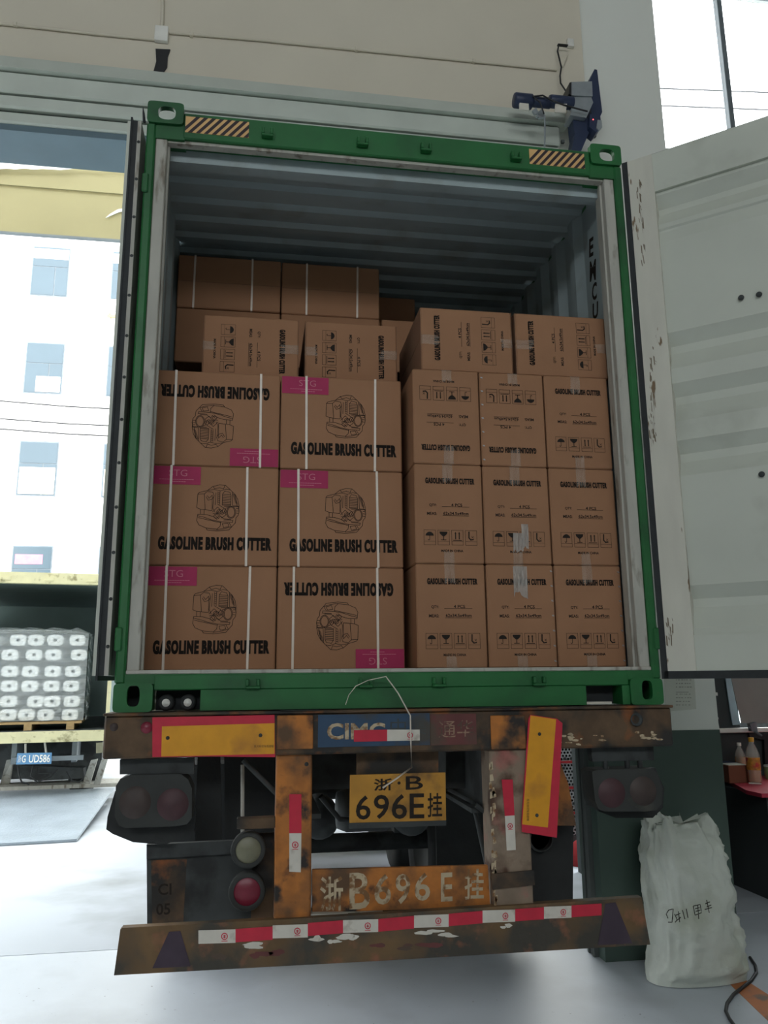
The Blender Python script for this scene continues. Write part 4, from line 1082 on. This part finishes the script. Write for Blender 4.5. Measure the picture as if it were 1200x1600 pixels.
# ================================================================== SACK, CABLE, FLOOR PAINT
def sack():
    base = atz(1086, 1522, 0)
    rows = [(1014, 1161, 1524), (1013, 1157, 1508), (1019, 1150, 1480), (1017, 1141, 1440), (1015, 1133, 1400), (1011, 1126, 1365), (1008, 1120, 1335), (1012, 1116, 1312), (1014, 1111, 1292), (1016, 1106, 1282)]
    dep = [.13, .17, .19, .20, .20, .19, .17, .13, .07, .03]
    mb = MB(); n = 96; vs = []; rs = random.Random(2)
    Ys = [1.10 + .012 * k for k in range(len(rows))]
    # finer rings by interpolation
    fine = []
    for k in range(len(rows) - 1):
        for s in range(7):
            t = s / 7; A_, B_ = rows[k], rows[k + 1]
            fine.append(tuple(A_[i] * (1 - t) + B_[i] * t for i in range(3)) + (dep[k] * (1 - t) + dep[k + 1] * t, Ys[k] * (1 - t) + Ys[k + 1] * t))
    fine.append(rows[-1] + (dep[-1], Ys[-1]))
    m = len(fine)
    ph = [rs.uniform(0, 6.28) for _ in range(8)]
    for i, (xl, xr, py, dp, Y) in enumerate(fine):
        a, b = at(xl, py, Y), at(xr, py, Y)
        cx, rx, z = (a.x + b.x) / 2, (b.x - a.x) / 2, max(.004, (a.z + b.z) / 2)
        if i == 0: z = .004
        h = i / (m - 1)
        for k in range(n):
            t = 2 * PI * k / n; c, s = math.cos(t), math.sin(t)
            e = 2.6
            X = rx * math.copysign(abs(c) ** (2 / e), c); Yy = dp * math.copysign(abs(s) ** (2 / e), s)
            wr = .010 * math.sin(9 * t + ph[0] + 3 * h) * h ** 1.5 + .008 * math.sin(15 * t + ph[1] - 5 * h) * h ** 2 + .006 * math.sin(22 * h + 3 * t + ph[2]) * (1 - abs(c)) + .008 * math.sin(30 * h + ph[3] + 2 * t) * max(0, c)
            zz_ = z + (.026 * math.sin(5 * t + ph[4]) + .020 * math.sin(11 * t + ph[5]) + .012 * math.sin(23 * t)) * h ** 6
            q = Vector((c * 1.6 + 7, s * 1.6, z * 5))
            cr = .020 * mnoise.noise(q * 1.3) + .026 * mnoise.noise(Vector((q.x * 4, q.y * 4, q.z * .9))) * (.25 + h) + .020 * (1 - 2 * abs(mnoise.noise(Vector((q.x * 1.5 + 3, q.y * 1.5, q.z * 3.6))))) * (.35 + .65 * max(0, c))
            cr += .045 * abs(mnoise.noise(Vector((q.x * 5, q.y * 5, q.z * 2.5)))) * max(0, h - .55) * 2.2
            wr = wr * .5 + cr * min(1, 8 * h + .2)
            zz_ = max(.003, zz_ + .012 * mnoise.noise(q * 3) * min(1, h * 5)) if i else zz_
            vs.append((cx + X + wr * c, Y + Yy + wr * s * 1.6, zz_))
    fs = [(i * n + k, i * n + (k + 1) % n, (i + 1) * n + (k + 1) % n, (i + 1) * n + k) for i in range(m - 1) for k in range(n)]
    mb.add(vs, fs, True); mb.add(vs[:n], [tuple(range(n - 1, -1, -1))])
    top = vs[-n:]; ctr = Vector((0, 0, 0))
    for v in top: ctr += Vector(v)
    ctr /= n; ctr.z -= .02
    mb.add(top + [tuple(ctr)], [(k, (k + 1) % n, n) for k in range(n)], True)
    return mb
sk = thing('woven_sack', atz(1086, 1522, 0), 'tall full white woven sack with black handwriting, standing against the pillar', 'sack')
so_ = sack().build('sack_body', M['sack'], sk)
strokes = [[(1044, 1435), (1041, 1428), (1045, 1422), (1052, 1420), (1050, 1441), (1044, 1441)], [(1054, 1428), (1058, 1437), (1055, 1441)], [(1056, 1430), (1063, 1427)], [(1060, 1424), (1062, 1441)], [(1064, 1433), (1058, 1438)], [(1066, 1422), (1070, 1436)], [(1072, 1420), (1075, 1434)],
           [(1083, 1416), (1086, 1430), (1096, 1426), (1094, 1413), (1083, 1416)], [(1086, 1420), (1093, 1418)], [(1087, 1424), (1094, 1422)], [(1090, 1414), (1092, 1436)], [(1102, 1412), (1109, 1409)], [(1104, 1417), (1111, 1414)], [(1104, 1406), (1108, 1426)], [(1101, 1421), (1112, 1418)]]
mb = MB()
dgv = None
for s in strokes:
    P = []
    for i in range(len(s) - 1):
        for q in range(4):
            t = q / 4; P.append((s[i][0] * (1 - t) + s[i + 1][0] * t, s[i][1] * (1 - t) + s[i + 1][1] * t))
    P.append(s[-1])
    Q = []
    for (x, y) in P:
        d = ray(x, y).normalized()
        hit, loc, nor, idx = so_.data and (None,) * 4 if False else (None, None, None, None)
        Q.append((x, y))
    STROKE = Q
    # drop the stroke on to the bag's surface
    from mathutils.bvhtree import BVHTree
    if dgv is None:
        dgv = BVHTree.FromPolygons([v.co.copy() for v in so_.data.vertices], [tuple(p.vertices) for p in so_.data.polygons])
    R3 = []
    for (x, y) in Q:
        h = dgv.ray_cast(CAM, ray(x, y).normalized())
        if h[0] is not None: R3.append(h[0] + h[1] * .001 * (1 if h[1].dot(CAM - h[0]) > 0 else -1))
    if len(R3) > 1: mb.tube(R3, .0022, 5)
mb.build('handwriting', M['ink'], sk)
P = [(1172, 1496), (1180, 1508), (1182, 1520), (1174, 1532), (1160, 1543), (1146, 1554), (1136, 1568), (1134, 1580), (1140, 1592), (1150, 1606), (1165, 1625)]
single('power_cable', MB().tube([atz(x, y, .009) for x, y in P], .009, 8), M['black'], 'black cable snaking over the floor beside the white sack', 'cable')
mb = MB().add([atz(1126, 1522, .0015), atz(1146, 1520, .0015), atz(1260, 1612, .0015), atz(1225, 1624, .0015)], [(0, 1, 2, 3)])
mb2 = MB(); a = [atz(1126, 1524, 0), atz(1150, 1522, 0), atz(1290, 1612, 0), atz(1240, 1634, 0)]
mb2.prism([Vector((v.x, v.y, .0004)) for v in a], (0, 0, .001))
single('floor_marking', mb2, M['orangepaint'], 'worn orange line painted on the floor at the lower right', 'floor marking')

# ================================================================== DESK IN THE BAY
dk = thing('work_desk', (4.0, 2.85, 0), 'desk with a bright red top standing in the bay right of the pillar', 'desk')
ZT = .80
c0, c1, c2 = atz(1120, 1212, ZT), atz(1176, 1236, ZT), atz(1190, 1240, ZT)
MB().prism([(c0.x, BY - .05, ZT - .03), (c1.x - .02, c1.y + .06, ZT - .03), (c2.x, c2.y, ZT - .03), (5.3, c2.y - .02, ZT - .03), (5.3, BY - .05, ZT - .03)], (0, 0, .03)).build('desk_top', M['tabletop'], dk)
MB().box((c2.x + .10, c2.y + .10, 0), (5.22, 3.3, ZT - .03)).build('desk_shade_block', M['darkwall'], dk)  # dark block added for the shade under the desk top
def on_desk(px, py): return atz(px, py, ZT)
def bottle(px, py, h, r, label, capm, liquid, lab):
    p = on_desk(px, py) if py else Vector((at(px, 1200, 3.24).x, 3.24, ZT))
    t = thing('drink_bottle', p, label, 'bottle')
    MB().lathe([(0, .003), (r * .9, .003), (r, .02), (r, h * .35), (r * .94, h * .4), (r, h * .45), (r, h * .62), (r * .8, h * .74), (r * .38, h * .87), (r * .34, h * .93), (0, h * .93)], p, 'Z', 20).build('bottle_body', M['pet'], t)
    MB().lathe([(0, .006), (r * .86, .006), (r * .95, .02), (r * .95, h * liquid), (0, h * liquid)], p, 'Z', 20).build('drink', M['juice'], t)
    MB().lathe([(r * .40, h * .91), (r * .42, h * .92), (r * .42, h), (r * .36, h * 1.005), (0, h * 1.005)], p, 'Z', 16).build('cap', capm, t)
    if lab: MB().lathe([(r * 1.01, h * .3), (r * 1.015, h * .31), (r * 1.015, h * .56), (r * 1.01, h * .57)], p, 'Z', 20).build('wrap_label', lab, t)
b1 = on_desk(1178, 1216); d1 = (b1 - CAM).length / FPX
bottle(1158, 0, 46 * d1, .045, 'smaller bottle with a white cap and brown drink on the red desk', M['plastic'], .6, None)
bottle(1180, 1224, 57 * d1, .055, 'bigger bottle with a yellow cap and patterned label on the red desk', M['yellowcap'], .5, mat('yellow_orange_wrap', lin(210, 150, 60), .4, var=.3, scale=30, dirt=lin(200, 70, 60), dscale=14))
p = on_desk(1150, 1215)
bb = thing('small_box', p, 'small brown cardboard box with pale top, on the red desk beside the pillar', 'box')
a, b = on_desk(1132, 1212), on_desk(1162, 1215)
hbx = 22 * d1
MB().box((3.28, 2.92, ZT), (3.47, 3.10, ZT + hbx), .004).build('box_body', M['brownbox'], bb)
MB().box((3.29, 2.93, ZT + hbx), (3.46, 3.09, ZT + hbx + .004)).build('lid', M['paper'], bb)
single('blue_folder', MB().box((3.30, 3.14, ZT), (3.52, 3.3, ZT + .14), .01), M['blueblack'], 'blue file lying behind the brown box on the red desk', 'folder')
p = on_desk(1206, 1217)
tn = thing('green_tin', p, 'pale green tin at the right edge of the picture on the red desk', 'tin')
MB().lathe([(0, 0), (.05, 0), (.055, .01), (.055, .10), (0, .10)], p, 'Z', 18).build('tin_body', mat('tin_green', lin(150, 166, 110), .5), tn)
MB().lathe([(.057, .10), (.057, .115), (0, .118)], p, 'Z', 18).build('lid', M['paper'], tn)
p = on_desk(1160, 1214)
single('label_roll', MB().box((p.x - .03, p.y - .02, ZT), (p.x + .04, p.y + .02, ZT + .035), .006), M['ice'], 'small pale packet in front of the brown box on the red desk', 'packet')
p = on_desk(1185, 1226)
single('white_pen', MB().tube([on_desk(1170, 1225) + Vector((0, 0, .006)), on_desk(1190, 1226) + Vector((0, 0, .006))], .006, 8), M['plastic'], 'white pen lying in front of the yellow-capped bottle', 'pen')
# tarpaulin, pale strip, bracket and white cable at the low window
tp = thing('window_sheet', at(1175, 1130, BY - .03), 'grey sheet draped slantwise across the low window, pale blue strip along its edge', 'sheet')
mb = MB(); Y0 = BY - .03; vs = []
rs = random.Random(4); nx, nz = 10, 8
for j in range(nz + 1):
    for i in range(nx + 1):
        s, t = i / nx, j / nz
        xl = 1134 + (1158 - 1134) * t; px = xl * (1 - s) + 1230 * s; py = 1020 + (1130 - 1020) * t
        vs.append(at(px, py, Y0 - .03 * math.sin(5 * s + 2 * t) ** 2))
MB().add(vs, [(j * (nx + 1) + i, j * (nx + 1) + i + 1, (j + 1) * (nx + 1) + i + 1, (j + 1) * (nx + 1) + i) for j in range(nz) for i in range(nx)], True).build('sheet', M['tarp'], tp)
MB().slab([(1128, 1020), (1134, 1020), (1157, 1132), (1145, 1133), (1141, 1110), (1138, 1090)], Y0 - .012, .01).build('edge_strip', M['ice'], tp)
bk = thing('screen_arm', at(1180, 1150, BY - .12), 'small grey clamp with a thin rod on the window ledge', 'clamp')
MB().slab([(1172, 1131), (1182, 1128), (1184, 1143), (1175, 1143)], BY - .14, .05).build('clamp_block', M['bframe'], bk)
MB().tube([at(1170, 1136, BY - .12), at(1190, 1150, BY - .14)], .012, 6).build('rod', M['bframe'], bk)
single('monitor_back', MB().slab([(1170, 1144), (1215, 1146), (1215, 1205), (1196, 1200), (1194, 1156), (1172, 1152)], BY - .045, .03), M['black'], 'black screen standing at the right behind the bottles', 'screen')
single('white_lead', MB().tube([at(x, y, BY - .008) for x, y in ((1114, 1040), (1114, 1060), (1112, 1073))] , .008, 6), M['plastic'], 'short white cable end at the top of the pillar edge', 'cable')
single('window_lead', MB().tube([at(x, y, BY - .10) for x, y in ((1121, 1121), (1120, 1126), (1122, 1136), (1123, 1150), (1122, 1172), (1120, 1186))], [.010, .009, .009, .006, .004, .004], 6), M['plastic'], 'white cable drooping from the window ledge behind the pillar', 'cable')
single('switch_plate', MB().box((at(1112, 1082, BY).x, BY - .012, at(1112, 1087, BY).z), (at(1120, 1082, BY).x, BY, at(1112, 1082, BY).z)), M['plastic'], 'small white plate on the dark window frame right of the pillar', 'plate')

# ================================================================== YARD: FASCIA, BUILDING, TRUCK, TUBES
YF = 6.0
ca = thing('yard_canopy', (-6, YF, 0), 'pale yellow canopy band across the yard, with a torn white strip', 'canopy')
zt, zm, zb_ = at(100, 262, YF).z, at(100, 297, YF).z, at(100, 368, YF).z
MB().box((-12, YF, zb_), (-1.5, YF + .05, zm)).build('lower_band', M['fascia'], ca)
MB().box((-12, YF - .02, zm), (-1.5, YF + .08, zt)).build('upper_band', M['fascia'], ca)
MB().box((-12, YF - .004, zb_ - .02), (-1.5, YF + .05, zb_)).build('bottom_edge', M['bframe'], ca)
mb = MB(); rs = random.Random(8)
pts = [at(-60 + k * 14, 250 + rs.uniform(-3, 5) + k * .35, YF - .07) for k in range(21)]
lo_ = [at(-60 + k * 14, 263 + rs.uniform(-1, 3), YF - .07) for k in range(21)]
mb.add(pts + lo_, [(k, k + 1, 22 + k, 21 + k) for k in range(20)]); mb.build('torn_sheet', M['rollw'], ca)
MB().slab([(165, 340), (172, 334), (184, 327), (198, 325), (198, 328), (186, 331), (174, 336)], YF - .02, .012).build('torn_strip', M['rollw'], ca)
for x in (-11.5, -1.78):
    MB().box((x, YF + .02, 0), (x + .25, YF + .25, zb_)).build('canopy_post', M['fascia'], ca)

YB = 24.0
bd = thing('factory_building', (-8, YB, 0), 'white multi-storey factory building across the yard with rows of grey windows', 'building')
MB().box((-24, YB, 0), (14, YB + 8, 24)).build('facade', M['bwhite'], bd)
rowz = [(15.0, 16.9), (11.38, 13.25), (7.78, 9.68), (4.2, 6.1)]
for ri, (z0, z1) in enumerate(rowz):
    for c in range(-4, 3):
        x0 = -8.85 + .35 * 0 + c * 2.72 + ri * .06; x1 = x0 + 1.26
        wf = MB().box((x0, YB - .03, z0), (x1, YB + .01, z1)).build('window', M['bframe'], bd)
        zm_ = z0 + (z1 - z0) * .58; xm = x0 + .8
        for (a, b, c_, d) in ((x0 + .04, x1 - .04, zm_ + .03, z1 - .05), (x0 + .04, xm - .02, z0 + .04, zm_), (xm + .02, x1 - .04, z0 + .04, zm_)):
            MB().box((a, YB - .045, c_), (b, YB - .03, d)).build('pane', M['bglass'], wf)
        if ri in (0, 1) and c in (0, 1):
            if ri == 0: MB().box((x0 + .04, YB - .05, z1 - .48), (x1 - .04, YB - .045, z1 - .1)).build('blind', M['bwhite'], wf)
            else: MB().box((x0 + .4, YB - .05, z0 + .06), (x1 - .06, YB - .045, z0 + .62)).build('blind', M['bwhite'], wf)
        if ri == 2:
            MB().box((x0 + .06, YB - .05, z0 + .06), (x1 - .06, YB - .045, zm_ - .12)).build('blind', mat('beige_blind', lin(206, 196, 170), .8), wf)
        if ri == 3 and c in (0,):
            MB().box((x0 + .1, YB - .05, z1 - .62), (x1 - .3, YB - .045, z1 - .3)).build('banner', M['pinkhalf'], wf)
pa = at(177, 478, YB - .35)
ac = thing('air_conditioner', (pa.x, YB - .3, pa.z - .35), 'white air conditioner unit on the facade of the white building', 'air conditioner')
MB().box((pa.x - .2, YB - .32, pa.z - .27), (pa.x + .65, YB - .05, pa.z + .28), .02).build('casing', M['plastic'], ac)
MB().lathe([(.20, -.004), (.22, -.004), (.22, .0)], (pa.x + .04, YB - .322, pa.z + .02), 'Y', 24).build('fan_ring', M['bframe'], ac)
MB().lathe([(0, -.006), (.09, -.004), (.1, .0)], (pa.x + .04, YB - .322, pa.z + .02), 'Y', 16).build('fan_hub', M['bwhite'], ac)
MB().box((pa.x - .15, YB - .3, pa.z - .32), (pa.x - .1, YB - .001, pa.z - .27)).box((pa.x + .5, YB - .3, pa.z - .32), (pa.x + .55, YB - .001, pa.z - .27)).box((pa.x - .2, YB - .32, pa.z - .42), (pa.x + .65, YB - .28, pa.z - .32)).build('shelf', M['wood'], ac)
for k, (y0, y1) in enumerate(((624, 640), (652, 666), (668, 682))):
    YC = 16.0
    a, b = at(-30, y0, YC), at(230, y1 + 2, YC)
    single('overhead_wire', MB().tube([a + Vector((-4, 0, 0)), a, (a + b) / 2 - Vector((0, 0, .03)), b, b + Vector((6, 0, 0))], .018, 5), M['black'], ('upper', 'middle', 'lowest')[k] + ' of the three thin wires across the white building', 'wire')
for k, (y0) in enumerate((141, 168)):
    a, b = at(1030, y0 - 3, 14), at(1210, y0 + 4, 14)
    single('overhead_wire', MB().tube([a + Vector((-3, 0, 0)), a, b, b + Vector((4, 0, 0))], .02, 5), M['black'], ('upper', 'lower')[k] + ' of the two wires seen through the high window', 'wire')
# wrapped pallets in a box truck, left
TY = math.radians(8)
TO = Vector((-3.3, 8.15, 0)); TU = Vector((math.cos(TY), math.sin(TY), 0)); TN = Vector((math.sin(TY), -math.cos(TY), 0))
def tp_(px, py, back=0.0):
    o = TO - TN * back; d = ray(px, py); t = (o - CAM).dot(TN) / d.dot(TN); return CAM + d * t
def tloc(p):  # coordinates along the truck: (u across, v inward, z)
    q = Vector(p) - TO; return Vector((q.dot(TU), -q.dot(TN), p.z if hasattr(p, 'z') else p[2]))
def tw(u, v, z): return TO + TU * u - TN * v + Vector((0, 0, z))
def tbox(mb, u0, u1, v0, v1, z0, z1): return mb.prism([tw(u0, v0, z0), tw(u1, v0, z0), tw(u1, v1, z0), tw(u0, v1, z0)], (0, 0, z1 - z0))
zdk = tloc(tp_(80, 1150)).z; zdt = tloc(tp_(80, 1143)).z; zrt = tloc(tp_(80, 895)).z; zrb = tloc(tp_(80, 912)).z
ur = tloc(tp_(172, 1100)).x; ul = ur - 2.45
tk = thing('box_truck', TO, 'cream box truck with open back and blue number plate in the yard', 'truck')
TK = []
def tpart(name, mb, mm, par=None): return mb.build(name, mm, par or tk)
tpart('top_rail', tbox(MB(), ul, ur, 0, .12, zrb, zrt), M['truckcream'])
for q in range(4):
    u = ur - .35 - q * .55; tpart('rail_catch', tbox(MB(), u - .06, u + .06, -.012, 0, zrb + .04, zrb + .09), M['truckcream'])
tpart('deck_edge', tbox(MB(), ul, ur, -.02, .1, zdk - .08, zdt), M['truckcream'])
tpart('deck', tbox(MB(), ul, ur, .1, 5.0, zdk - .06, zdt), M['darkmetal'])
tpart('roof', tbox(MB(), ul, ur, .12, 5.0, zrt - .05, zrt), M['truckin'])
for s, u in ((1, ur), (-1, ul)):
    mb = MB(); vs = []; n = 0; v = 0.0; k = 0
    while v < 5.0:
        d = 0 if (k // 2) % 2 == 0 else .04; vs += [tw(u - s * (.01 + d), v, zdt), tw(u - s * (.01 + d), v, zrb)]; n += 1
        v += .10 if k % 2 == 0 else .04; k += 1
    mb.add(vs, [(2 * i, 2 * i + 2, 2 * i + 3, 2 * i + 1) for i in range(n - 1)]); tpart('side_wall', mb, M['truckin'])
    tpart('corner_post', tbox(MB(), u - .05 if s > 0 else u, u if s > 0 else u + .05, 0, .1, zdk, zrb), M['truckcream'])
tpart('front_wall', tbox(MB(), ul, ur, 4.95, 5.0, zdt, zrt), M['truckin'])
for (a, b) in ((18, 26), (112, 120)):
    ua, ub = tloc(tp_(a, 1180, .15)).x, tloc(tp_(b, 1180, .15)).x
    tpart('frame_rail', tbox(MB(), ua, ub, .12, 4.8, zdk - .36, zdk - .08), M['bframe'])
za, zb2 = tloc(tp_(60, 1172)).z, tloc(tp_(60, 1190)).z
tpart('under_ride_bar', tbox(MB(), tloc(tp_(18, 1180)).x, tloc(tp_(130, 1180)).x, .02, .08, zb2, zb2 + .06), M['bframe'])
pq = [tp_(27, 1177, -.03), tp_(81, 1176, -.03), tp_(80, 1193.5, -.03), tp_(25, 1194.5, -.03)]
pl = tpart('number_plate', MB().prism(pq, -TN * .01), M['bluepl'])
qq = [p + TN * .003 for p in pq]
def quad_sub(q, u0, u1, v0, v1):
    f = lambda u, v: (q[0] * (1 - u) + q[1] * u) * (1 - v) + (q[3] * (1 - u) + q[2] * u) * v
    return [f(u0, v0), f(u1, v0), f(u1, v1), f(u0, v1)]
mb = MB(); text_on(mb, '浙', quad_sub(qq, .03, .13, .18, .84)); text_on(mb, 'G', quad_sub(qq, .15, .26, .18, .84), .02); text_on(mb, 'UD586', quad_sub(qq, .35, .96, .16, .86), .02)
mb.build('plate_lettering', M['plastic'], pl)
tpart('tail_lamp', MB().prism([tp_(150, 1161, -.02), tp_(161, 1160, -.02), tp_(161, 1176, -.02), tp_(150, 1177, -.02)], -TN * .05), M['dimwhite'])
for (x, y, x2, y2) in ((40, 1162, 40, 1178), (70, 1160, 72, 1176)):
    tpart('plate_stay', MB().tube([tp_(x, y, .03), tp_(x2, y2, .03)], .014, 6), M['frame_grey'])
for pts in ([(28, 1196), (30, 1212), (34, 1222), (46, 1226)], [(52, 1196), (48, 1212), (58, 1222), (80, 1213), (90, 1202)], [(62, 1198), (60, 1208), (82, 1208)], [(104, 1205), (112, 1220), (124, 1222), (130, 1216)]):
    tpart('air_hose', MB().tube([tp_(x, y, .25) for x, y in pts], .012, 6), M['rubber'])
tpart('underside_shade_box', tbox(MB(), ul + .25, ur - .12, .9, 4.6, .34, zdk - .06), M['darkmetal'])  # dark box added to shade the truck's underside
tpart('mud_or_shade_flap', tbox(MB(), ur - .52, ur - .1, .95, .97, .2, zdk - .06), M['rubber'])  # flap added to darken the space under the deck
tpart('spare_tank', MB().slab([(34, 1196), (130, 1200), (132, 1216), (60, 1220), (20, 1214)], 8.9, .3), M['darkmetal'])
for s in (-1, 1):
    for x in (.0,):
        c = tw((ul + ur) / 2 + s * .85, 1.6, .45)
        tpart('tyre', MB().lathe([(.25, -.13), (.40, -.14), (.45, -.1), (.45, .1), (.40, .14), (.25, .13), (0, .1)], c, 'X', 24), M['rubber'])
# tail-lift platform lowered towards the viewer
zl = .22
TA, TB_ = atz(-60, 1240, zl), atz(178, 1231, zl)
BA, BB = atz(-60, 1321, .03), atz(120, 1311, .03)
lf = MB().prism([TA, TB_, BB, BA], (0, 0, -.025)).build('tail_lift_platform', M['plate_d'], tk, label='pale checker-plate tail lift lowered to the ground')
MB().prism([atz(-60, 1232, zl + .0), atz(190, 1221, zl), atz(190, 1229, zl), atz(-60, 1238, zl)], (0, 0, .05)).build('hinge_bar', M['frame_grey'], lf)
for (x0, x1, xt) in ((0, 14, 16), (128, 140, 148), (146, 156, 164)):
    MB().prism([atz(x0, 1226, .26), atz(x1, 1226, .26), tp_(xt + 4, 1186, .2), tp_(xt - 6, 1188, .2)], (0, .06, 0)).build('lift_arm', M['frame_grey'], lf)
# pallet of wrapped rolls
pv0 = .35
pl_ = thing('wooden_pallet', tw(-1.0, pv0, zdt), 'wooden pallet under the film-wrapped rolls in the box truck', 'pallet')
zp0, zp1 = zdt + .002, tloc(tp_(60, 1128, pv0)).z
u0p, u1p = ul + .12, tloc(tp_(122, 1120, pv0)).x + .05
tbox(MB(), u0p, u1p, pv0, pv0 + 1.1, zp1 - .03, zp1).build('deck_board', M['wood'], pl_)
for f in (.05, .33, .62, .9):
    u = u0p + (u1p - u0p) * f; tbox(MB(), u, u + .1, pv0, pv0 + 1.1, zp0, zp1 - .03).build('block', M['wood'], pl_)
roll_rows = [1117, 1096, 1072, 1049, 1023, 1000]
roll_x = [[-24, 12, 41, 71, 109], [-18, 13, 55, 81, 112], [-20, 14, 46, 80, 111], [-24, 15, 47, 82, 114], [-22, 15, 53, 83, 123], [-14, 28, 56, 86, 121]]
cnt = 0
rs = random.Random(6)
for r, py in enumerate(roll_rows):
    for px in roll_x[r]:
        p = tloc(tp_(px, py, pv0 + .03)); hw, hh = .105, .075
        if py == 1119: hh = .07
        rt = thing('white_roll', tw(p.x, pv0 + .05, p.z - hh), 'white wrapped roll with a dark core hole in the film-wrapped pallet load', 'roll', 'white rolls in the film-wrapped pallet load')
        mb = MB(); out = []; inn = []
        for k in range(20):
            t = 2 * PI * (k + .5) / 20; c, s = math.cos(t), math.sin(t)
            out.append(tw(p.x + hw * math.copysign(abs(c) ** .55, c), pv0 + .04, p.z + hh * math.copysign(abs(s) ** .55, s)))
            inn.append(tw(p.x + .026 * c, pv0 + .04, p.z + .024 * s))
        ring(mb, out, inn, -TN * .9); mb.build('roll_body', M['rollw'], rt)
        MB().prism([q - TN * .05 for q in inn], -TN * .01).build('core_hole', M['hole'], rt)
# stretch film around the load
fm = thing('stretch_film', tw(-1.0, pv0, zp1), 'shiny clear stretch film wrapped round the rolls in the box truck', 'plastic film')
mb = MB(); vs = []; nu, nz = 26, 22
zt_ = tloc(tp_(60, 985, pv0)).z
ua, ub = u0p + .02, u1p + .02
for j in range(nz + 1):
    z = zp1 + .012 + (zt_ - zp1) * j / nz
    for i in range(nu + 1):
        u = ua + (ub - ua) * i / nu
        e = 1 - (2 * i / nu - 1) ** 6
        vs.append(tw(u, pv0 + .012 - .02 * e + .014 * math.sin(9 * j + .5 * i) * rs.uniform(.3, 1) + (.05 if j == nz else 0), z - (.05 * (1 - e) if j > nz - 2 else 0)))
mb.add(vs, [(j * (nu + 1) + i, j * (nu + 1) + i + 1, (j + 1) * (nu + 1) + i + 1, (j + 1) * (nu + 1) + i) for j in range(nz) for i in range(nu)], False)
mb.build('front_film', M['film'], fm)
mb = MB(); vs = []
for j in range(nz + 1):
    z = zp1 + .012 + (zt_ - zp1) * j / nz
    for i in range(9):
        vs.append(tw(ub + .04 * math.sin(2.1 * j + i) * rs.uniform(.4, 1) + .02, pv0 + .02 + i * .11, z - (.06 if j == nz else 0)))
mb.add(vs, [(j * 9 + i, j * 9 + i + 1, (j + 1) * 9 + i + 1, (j + 1) * 9 + i) for j in range(nz) for i in range(8)], False)
mb.build('side_film', M['film'], fm)
mb = MB(); vs = []
for i in range(13):
    for j in range(6):
        u = ua + (ub - ua) * i / 12; vs.append(tw(u, pv0 + .03 + j * .18, zt_ + .03 * math.sin(3 * i + 2 * j) + .02 - (.05 if i in (0, 12) else 0)))
mb.add(vs, [(i * 6 + j, (i + 1) * 6 + j, (i + 1) * 6 + j + 1, i * 6 + j + 1) for i in range(12) for j in range(5)], False)
mb.build('top_film', M['film'], fm)
# stack of white pipes outside, right of the trailer
YT = 4.2
tub_me = None
pitch = .034
a = at(873, 1172, YT); b = at(915, 1320, YT)
z = .22; row = 0; cnt = 0
while z < 1.05:
    x = 2.19 + (pitch / 2 if row % 2 else 0)
    while x < 2.52:
        q = random.random()
        if q > .08 and cnt < 300:
            if tub_me is None:
                tub = MB().lathe([(.0165, 1.0), (.0165, 0), (.0115, 0)], (0, 0, 0), 'Y', 10).lathe([(.0115, 0.001), (.0115, .05), (0, .05)], (0, 0, 0), 'Y', 10); tub_me = tub.mesh('white_pipe'); tub_me.materials.append(M['tubew']); tub_me.materials.append(M['rubber'])
                for q_ in range(20, len(tub_me.polygons)): tub_me.polygons[q_].material_index = 1  # bore and plug coloured black for the shade inside the pipe
            px_ = _p = None
            o = bpy.data.objects.new('white_pipe', tub_me); C.objects.link(o); o.location = (x, YT, z)
            setp(o, 'thin white pipe seen end-on in the stack between trailer and pillar', 'pipe', 'white pipes stacked outside beside the trailer'); cnt += 1
        x += pitch
    z += pitch * .87; row += 1
rk = thing('pipe_rack', (2.38, YT, 0), 'low dark rack under the white pipes between trailer and pillar', 'rack')
MB().box((2.14, YT, .12), (2.64, YT + 1.0, .195)).build('base', M['darkmetal'], rk)
for x in (2.16, 2.6):
    MB().box((x, YT + .1, 0), (x + .04, YT + .16, .12)).box((x, YT + .8, 0), (x + .04, YT + .86, .12)).build('foot', M['darkmetal'], rk)
for k, z in enumerate((.40, .63, .87)):
    single('red_band', MB().box((2.14, YT - .012, z - .008), (2.64, YT - .002, z + .014)), M['redcloth'], ('lowest', 'middle', 'topmost')[k] + ' red band across the stacked white pipes', 'band')
single('dark_board', MB().box((2.1, YT + 1.01, 0), (2.7, YT + 1.05, 1.15)), M['hole'], 'dark board behind the stacked white pipes', 'board')
pc = at(908, 1330, YT - .3)
rcm = MB(); rcm.lathe([(0, 0), (.16, 0), (.15, .10), (.10, .19), (.04, .23), (0, .235)], (pc.x + .05, YT - .28, .0), 'Z', 14)
single('red_bundle', rcm, M['redcloth'], 'red cloth bundle on the ground below the white pipes', 'bundle')
